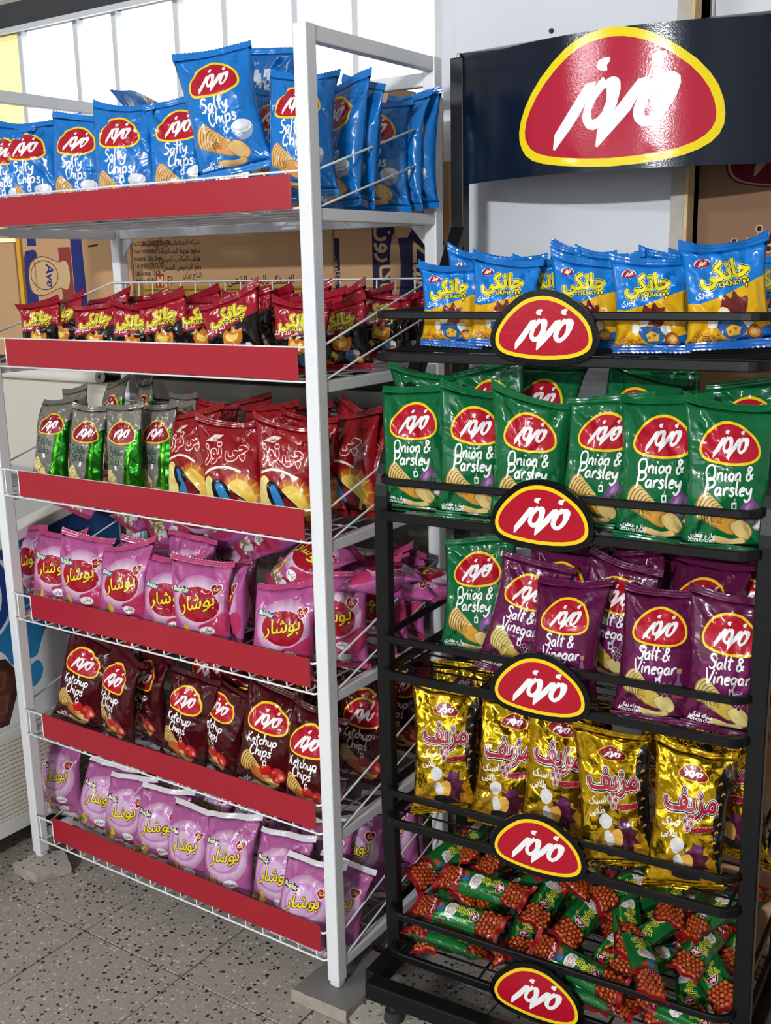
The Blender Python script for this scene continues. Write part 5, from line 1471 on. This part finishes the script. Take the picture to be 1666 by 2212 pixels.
def shelf(rows, kind, name, what, where, cat, group, z, frame=None, turn=0.0, fwd=0.0, drop=0.0):
    """rows: {row words: [(px, y, yaw, roll, lean, dz, variant, scale)]}"""
    for row, items in rows.items():
        items = sorted(items, key=lambda t: t[0])
        for i, it in enumerate(items):
            px, y, yaw, roll, lean, dz, var = it[:7]
            sc = it[7] if len(it) > 7 else 1.0
            yaw += turn
            if row.startswith('front'): y += fwd; dz += drop
            h, w = kind['h']*sc, kind['w']*sc
            mid = z+dz+h/2
            if frame is None:
                P0 = np.array([0, y, mid]); D = np.array([1.0, 0, 0]); ang = 0
            else:
                P0 = BO+BY*y; P0[2] = mid; D = BX; ang = 3.7
            t = solve_x(px, P0, D)
            lim = (0.992 if frame is None else BW+0.022)-w*0.46*abs(math.cos(math.radians(yaw)))
            while t > lim and y < 0.37:      # keep inside the end of the tray: the bag stands deeper
                y += 0.006
                P0 = P0+(np.array([0, 0.006, 0]) if frame is None else BY*0.006)
                t = solve_x(px, P0, D)
            t = min(t, lim+0.03)
            P = P0+D*t; P[2] = z+dz+abs(math.sin(math.radians(roll)))*w*0.42+0.001
            # the middle of a leaning bag is behind its foot
            P = P-(np.array([0, 1.0, 0]) if frame is None else BY)*math.sin(math.radians(lean))*h/2*0.0
            o = put(kind, var, P, yaw+ang, roll, lean, name, sc)
            n = len(items)
            od = 'only' if n == 1 else ORD[i]
            lab = f'{od} {what} from left, {row} {where}' if n > 1 else f'{what}, {row} {where}'
            lab = ' '.join(lab.split())
            tag(o, lab, cat, group)
            ALL.append(o)
ALL = []
def lying(kind, var, pos, heading, pitch, spin, name, label, cat, group, scale=1.0):
    """a bag lying down: its foot points along heading (degrees about Z), face up"""
    R = Matrix.Rotation(math.radians(heading), 4, 'Z') @ Matrix.Rotation(math.radians(-90+pitch), 4, 'X') @ Matrix.Rotation(math.radians(spin), 4, 'Z')
    o = put(kind, var, pos, 0, 0, 0, name, scale, R)
    tag(o, label, cat, group); ALL.append(o)
    return o

# --- white rack, top tray: blue salted crisps
shelf({'front row,': [(14, .07, 12, 0, 4, 0, 0), (70, .09, 22, 2, 5, 0, 1), (116, .13, 8, -2, 6, 0.0, 2), (166, .065, 14, 1, 4, 0, 3), (272, .06, 16, 0, 4, 0.002, 0),
                      (392, .10, 24, 1, 5, 0.01, 2), (506, .045, 18, 13, 6, 0.055, 3, 1.06), (648, .075, 14, 3, 5, 0.02, 0)],
       'second row,': [(345, .15, 10, 2, 4, 0.0, 1), (590, .16, 10, -2, 5, 0.02, 1)]},
      C_SALT, 'chips_bag', 'blue salted chips bag', 'white rack top tray', 'chips bag', 'blue chips bags on the top tray', ZB[0])
shelf({'': [(722, .115, -18, -3, 3, 0, 2), (764, .185, -24, -5, 2, 0.01, 3), (812, .245, 10, 2, 5, 0, 0), (864, .315, -20, 0, 3, 0.006, 1), (912, .375, 14, -4, 4, 0, 2)]},
      C_SALT, 'chips_bag', 'blue salted chips bag', 'right end, white rack top tray', 'chips bag', 'blue chips bags on the top tray', ZB[0])
lying(C_SALT, 1, (0.42, 0.24, ZB[0]+0.215), 60, 12, 40, 'chips_bag', 'blue chips bag tipped over behind the raised bag, corner pointing left', 'chips bag', 'blue chips bags on the top tray')
lying(C_SALT, 2, (0.665, 0.29, ZB[0]+0.345), 8, -84, 0, 'chips_bag', 'blue chips bag upside down showing a crisp above the others', 'chips bag', 'blue chips bags on the top tray')

# --- second tray: red corn snack
shelf({'front row,': [(86, .085, 12, -4, 4, 0, 0), (146, .12, 10, 2, 4, 0.008, 1), (202, .065, 18, -4, 6, 0, 2), (286, .08, 14, -2, 4, 0, 3), (364, .075, 10, 4, 4, 0.006, 0),
                      (436, .10, 22, -8, 6, 0.004, 1), (512, .055, 20, 14, 8, 0.0, 2, 1.05), (640, .085, 12, -2, 5, 0, 3), (745, .10, 14, 3, 5, 0.0, 0)],
       'second row,': [(245, .19, 8, 3, 3, 0.016, 1), (305, .24, 4, -3, 3, 0.012, 2), (545, .21, 6, 5, 3, 0.02, 3), (600, .27, -8, -3, 3, 0.018, 0), (690, .20, 10, 3, 3, 0.01, 1), (735, .27, 0, 5, 3, 0.014, 2), (815, .21, 16, -5, 4, 0.012, 3)],
       'rear row,': [(440, .31, 6, 2, 3, 0.012, 0), (520, .34, 6, -4, 3, 0.012, 1), (660, .34, 6, 3, 3, 0.014, 2), (790, .33, 0, -3, 3, 0.016, 1), (870, .33, 10, 4, 3, 0.004, 3)]},
      CH_RED, 'snack_bag', 'red corn snack bag', 'white rack second tray', 'snack bag', 'red corn snack bags on the second tray', ZB[1])

# --- third tray: grey and green potato sticks, red cheese curls
shelf({'front row,': [(100, .085, 24, -6, 5, 0, 0), (176, .075, 20, -3, 5, -0.004, 1), (266, .065, 18, 2, 5, 0, 2), (338, .11, 16, 4, 4, 0.0, 1)],
       'second row,': [(172, .18, 10, 4, 2, 0.015, 2), (250, .23, 4, 6, 2, 0.026, 0), (322, .29, -12, 8, 2, 0.03, 1), (385, .20, 6, -3, 2, 0.014, 2)]},
      STICKS, 'potato_stick_bag', 'silver-green potato stick bag', 'white rack third tray', 'snack bag', 'potato stick bags on the third tray', ZB[2], turn=-10)
shelf({'front row,': [(412, .10, 12, 2, 5, 0, 0), (512, .055, 26, 8, 8, -0.012, 1), (624, .065, 22, 1, 5, 0.004, 2), (758, .105, 12, 5, 5, -0.004, 3)],
       'second row,': [(470, .20, 6, 3, 3, 0.012, 1), (566, .20, 4, -6, 3, 0.0, 0), (690, .20, 10, 4, 3, -0.004, 2), (540, .30, 6, 5, 3, 0.004, 3), (640, .31, 6, -5, 3, 0.0, 0), (770, .23, 8, -5, 3, 0.0, 1), (800, .34, 6, 4, 3, 0.0, 2)]},
      CURL, 'cheese_curl_bag', 'dark red cheese curl bag', 'white rack third tray', 'snack bag', 'cheese curl bags on the third tray', ZB[2], turn=-10)

# --- fourth tray: pink popcorn
PG = 'pink popcorn bags on the fourth tray'
shelf({'front row,': [(78, .115, 10, 4, 4, -0.004, 3), (112, .075, 22, -3, 5, 0, 0), (178, .065, 20, 0, 5, 0.004, 1), (266, .045, 24, 4, 5, 0.01, 2), (362, .05, 20, -1, 5, -0.004, 0), (436, .05, 22, 1, 5, 0.004, 1), (602, .035, 26, -5, 6, -0.006, 2), (722, .055, 24, -2, 5, 0, 3)],
       'second row,': [(312, .12, 16, 3, 4, -0.004, 1), (506, .115, -26, 3, 4, 0.002, 2), (400, .15, 12, -4, 4, 0.022, 3), (788, .135, 10, -4, 4, 0.004, 0)],
       'rear row,': [(500, .24, 6, 2, 3, 0.01, 1), (640, .21, 10, 2, 3, 0.0, 2), (820, .24, 8, 3, 3, 0.0, 2), (870, .32, -10, -3, 3, 0.006, 3)]},
      POP_K, 'popcorn_bag', 'pink ketchup popcorn bag', 'white rack fourth tray', 'popcorn bag', PG, ZB[3], turn=-8)
for i, (px, y, dz, hd, pt, sp, w_) in enumerate([(150, .20, .225, 172, 28, 10, 'leaning high behind the leftmost bags'), (262, .24, .20, 165, 12, 12, 'second from left among those lying flat on top'), (325, .22, .19, 150, 8, 20, 'third from left among those lying flat on top'),
                                               (420, .20, .19, 140, 10, -12, 'fourth from left among those lying flat on top'), (510, .22, .19, 146, 12, 10, 'fifth from left among those lying flat on top'), (590, .10, .155, 140, 34, 18, 'lying with white end outward left of post'),
                                               (735, .155, .17, 110, 14, -10, 'lying behind the front right post, white end out'), (850, .27, .17, 75, 4, 6, 'lying flat at the right end near the black stand')]):
    P0 = np.array([0, y, ZB[3]+dz]); t = solve_x(px, P0, np.array([1.0, 0, 0])); P0[0] = t
    lying(POP_K, i, P0, hd-180, pt, sp, 'popcorn_bag', f'pink popcorn bag {w_}, fourth tray', 'popcorn bag', PG)

# --- fifth tray: dark red ketchup crisps
shelf({'front row,': [(160, .08, 18, -6, 5, 0, 0), (246, .075, -10, -5, 5, 0, 1), (388, .075, 10, -6, 5, -0.008, 2), (466, .09, -8, -5, 5, -0.004, 3), (566, .055, 14, -5, 6, 0.006, 0), (668, .055, 8, -3, 5, -0.01, 1), (784, .07, 10, -3, 4, 0.0, 2)],
       'second row,': [(312, .13, -6, -6, 5, -0.004, 1), (524, .125, 20, -4, 5, -0.008, 3), (440, .20, 6, -4, 4, 0.02, 0), (620, .19, 8, 3, 4, 0.01, 1), (790, .19, 6, -3, 4, 0.02, 2), (200, .19, 8, -3, 4, 0.02, 3), (300, .22, 6, 4, 4, 0.016, 0)],
       'rear row,': [(700, .28, 4, 3, 3, 0.01, 2), (868, .30, 4, 4, 3, 0.016, 3), (560, .29, 4, 3, 3, 0.012, 1)]},
      C_KETCHUP, 'chips_bag', 'dark red ketchup chips bag', 'white rack fifth tray', 'chips bag', 'ketchup chips bags on the fifth tray', ZB[4], turn=-5)

# --- bottom tray: pale pink popcorn
shelf({'front row,': [(128, .105, 20, 3, 7, 0, 0), (198, .075, 24, -10, 8, -0.004, 1), (262, .07, 22, -4, 8, 0, 2), (330, .055, 22, -5, 8, 0, 3), (402, .05, 20, 3, 9, -0.008, 0), (486, .04, 22, 3, 9, 0.002, 1), (590, .05, 18, -3, 8, 0.0, 2), (640, .015, 24, -6, 10, -0.014, 3), (708, .02, 30, -8, 12, -0.022, 0, 0.95), (800, .09, 40, 10, 10, 0.0, 1), (858, .19, 36, 9, 10, 0.006, 2)],
       'second row,': [(222, .16, 12, -12, 8, 0.018, 3), (284, .19, 10, -8, 8, 0.026, 1), (352, .16, 16, -8, 9, 0.022, 0), (430, .16, 16, -8, 10, 0.02, 2), (530, .16, 14, -6, 9, 0.018, 3), (700, .14, 24, 8, 9, 0.006, 1), (770, .20, 30, 8, 9, 0.012, 0)],
       'rear row,': [(330, .28, 8, 8, 6, 0.024, 2), (400, .27, 8, -8, 6, 0.022, 1), (480, .28, 8, 6, 6, 0.02, 0), (600, .27, 8, -6, 6, 0.018, 3), (690, .30, 10, 5, 6, 0.016, 2), (850, .30, 24, 7, 6, 0.01, 1)]},
      POP_C, 'popcorn_bag', 'pale pink cheese popcorn bag', 'white rack bottom tray', 'popcorn bag', 'pale pink popcorn bags on the bottom tray', ZB[5], turn=-14)

# --- black stand
BF = [z+0.012 for z in LO]
shelf({'front row,': [(974, .115, 12, 1, 4, 0, 0), (1086, .10, 14, -4, 5, 0, 1), (1268, .10, 12, -4, 5, 0, 2), (1412, .09, 16, 0, 5, 0, 3), (1584, .085, 18, 10, 5, 0.0, 0, 1.06), (1690, .10, 10, 3, 5, 0, 1)],
       'second row,': [(1032, .20, 6, -6, 3, 0.006, 2), (1130, .23, 4, 5, 3, 0.008, 3), (1186, .15, 10, 4, 4, 0.004, 0), (1235, .25, 0, -5, 3, 0.014, 1), (1330, .22, 4, 4, 3, 0.01, 2), (1450, .23, 0, -4, 3, 0.008, 3), (1540, .26, 4, 5, 3, 0.008, 1)]},
      CH_BLUE, 'snack_bag', 'blue-yellow corn snack bag', 'black stand top basket', 'snack bag', 'blue corn snack bags in the top basket', BF[0], 'b')
shelf({'front row,': [(898, .105, 20, 0, 4, 0, 0), (1024, .10, 20, -3, 4, -0.004, 1), (1140, .09, 18, -3, 5, -0.012, 2), (1286, .10, 16, -7, 5, 0, 3), (1426, .09, 20, 0, 5, -0.004, 0), (1578, .09, 22, 1, 5, -0.006, 1)],
       'second row,': [(940, .19, 10, 6, 3, 0.0, 2), (1075, .19, 8, 8, 3, 0.012, 3), (1160, .25, 4, -4, 3, 0.016, 0), (1350, .21, 4, -8, 3, 0.012, 1), (1450, .28, 0, 8, 3, 0.018, 2), (1600, .20, 8, -4, 3, 0.004, 3)]},
      C_ONION, 'chips_bag', 'green onion chips bag', 'black stand second basket', 'chips bag', 'green chips bags in the second basket', BF[1], 'b', turn=-3, fwd=-0.016, drop=-0.012)
shelf({'': [(1024, .165, 12, -3, 3, 0.004, 3)]}, C_ONION, 'chips_bag', 'single green onion chips bag at the left', 'among purple bags, third black basket', 'chips bag', 'chips bags in the third basket', BF[2], 'b')
shelf({'front row,': [(1102, .13, 14, -14, 6, 0.002, 0), (1210, .095, 14, -2, 6, -0.004, 1), (1412, .085, 18, -2, 5, 0, 2), (1572, .075, 14, -2, 5, 0.0, 3)],
       'second row,': [(1176, .16, 12, -10, 5, 0.006, 2), (1308, .15, 10, -8, 5, 0.002, 3), (1375, .20, 6, 7, 4, 0.006, 0), (1480, .20, 4, -8, 4, 0.004, 1), (1520, .26, 4, 4, 3, 0.012, 2), (1630, .20, 6, 3, 4, 0.0, 0)]},
      C_VINEGAR, 'chips_bag', 'purple vinegar chips bag', 'black stand third basket', 'chips bag', 'chips bags in the third basket', BF[2], 'b', turn=-3, fwd=-0.016, drop=-0.018)
def bl(x, y, z): 
    p = BO+BX*x+BY*y; return (p[0], p[1], z)
lying(C_VINEGAR, 1, bl(0.44, 0.30, BF[2]+0.215), 98, 18, 90, 'chips_bag', 'purple chips bag lying on its side on top of the others', 'chips bag', 'chips bags in the third basket')
shelf({'front row,': [(960, .105, 30, 4, 4, -0.004, 0), (1084, .12, 10, -3, 4, -0.012, 1), (1196, .11, 14, -3, 5, -0.004, 2), (1338, .09, 18, 0, 5, -0.008, 3), (1480, .075, 22, 0, 5, -0.008, 0)],
       'second row,': [(1000, .21, 10, 5, 3, 0.006, 1), (1140, .22, 6, -4, 3, 0.004, 2), (1270, .20, 8, 3, 4, 0.0, 3), (1420, .19, 8, -4, 4, 0.0, 1), (1600, .17, -20, 2, 3, 0.004, 2)]},
      GOLD, 'snack_bag', 'gold foil snack bag', 'black stand fourth basket', 'snack bag', 'gold snack bags in the fourth basket', BF[3], 'b', turn=-5)
lying(GOLD, 3, bl(0.21, 0.335, BF[3]+0.235), -168, 14, 0, 'snack_bag', 'gold foil snack bag lying across the top of the gold row', 'snack bag', 'gold snack bags in the fourth basket')

# --- lowest basket: a heap of small ball snack packs
def pack(i, x, y, z, head, pitch, roll, label):
    """head: direction of the pack's top end about Z, pitch: top end up"""
    R = Matrix.Rotation(BT+math.radians(head-90), 4, 'Z') @ Matrix.Rotation(math.radians(-90+pitch), 4, 'X') @ Matrix.Translation((0, 0, -PACK['h']/2))
    R = Matrix.Rotation(BT+math.radians(head-90), 4, 'Z') @ Matrix.Rotation(math.radians(-90+pitch), 4, 'X') @ Matrix.Rotation(math.radians(roll), 4, 'Z') @ Matrix.Translation((0, 0, -PACK['h']/2))
    o = put(PACK, i, bl(x, y, z), 0, 0, 0, 'snack_pack', 1.0, R)
    tag(o, label, 'snack pack', 'ball snack packs in the lowest basket'); ALL.append(o)
Z5 = BF[4]
HEAP = [(0.128, 0.080, 0.030, -4, 2, -20, 'lowest green pack lying along the front rail at the left'), (0.135, 0.092, 0.080, -5, 2, 24, 'upper green pack along the front rail at the left'),
        (0.165, 0.150, 0.125, -4, 2, 26, 'green pack second from the front at the left, label readable'), (0.40, 0.078, 0.070, -10, -2, 30, 'green pack along the front right of centre, above the badge'),
        (0.42, 0.065, 0.026, -6, 0, -10, 'lowest green pack at the front right of the badge'), (0.515, 0.11, 0.105, 118, 4, 20, 'green pack lying diagonally right of centre, logo end up'),
        (0.045, 0.22, 0.13, 72, 14, 60, 'pack standing into the left corner with a red end'), (0.60, 0.075, 0.030, -16, 0, 10, 'pack lying low along the front rail at the right')]
_rh = random.Random(21)
for L_, ys_, nn, nm in ((0, (0.15,), 8, 'lowest'), (1, (0.18, 0.30), 7, 'lower'), (2, (0.215, 0.31), 8, 'upper'), (3, (0.27,), 7, 'topmost')):
    for q_, yy in enumerate(ys_):
        for c_ in range(nn):
            HEAP.append((0.06+0.58*(c_+0.5*(q_+L_ % 2)*0.6)/(nn-0.4), yy+_rh.uniform(-.015, .015), 0.028+0.040*L_+_rh.uniform(-.006, .008), -90+_rh.uniform(-42, 42)+(180 if _rh.random() < 0.25 else 0), _rh.uniform(-16, 2), _rh.uniform(-40, 40),
                         f'{ORD[c_]} pack from left in {"front" if q_ == 0 else "back"} part of {nm} layer of heap'))
for i, (x, y, dz, hd, pt, rl, w_) in enumerate(HEAP):
    pack(i, x, y, Z5+dz, hd, pt, rl, 'ball snack '+w_)
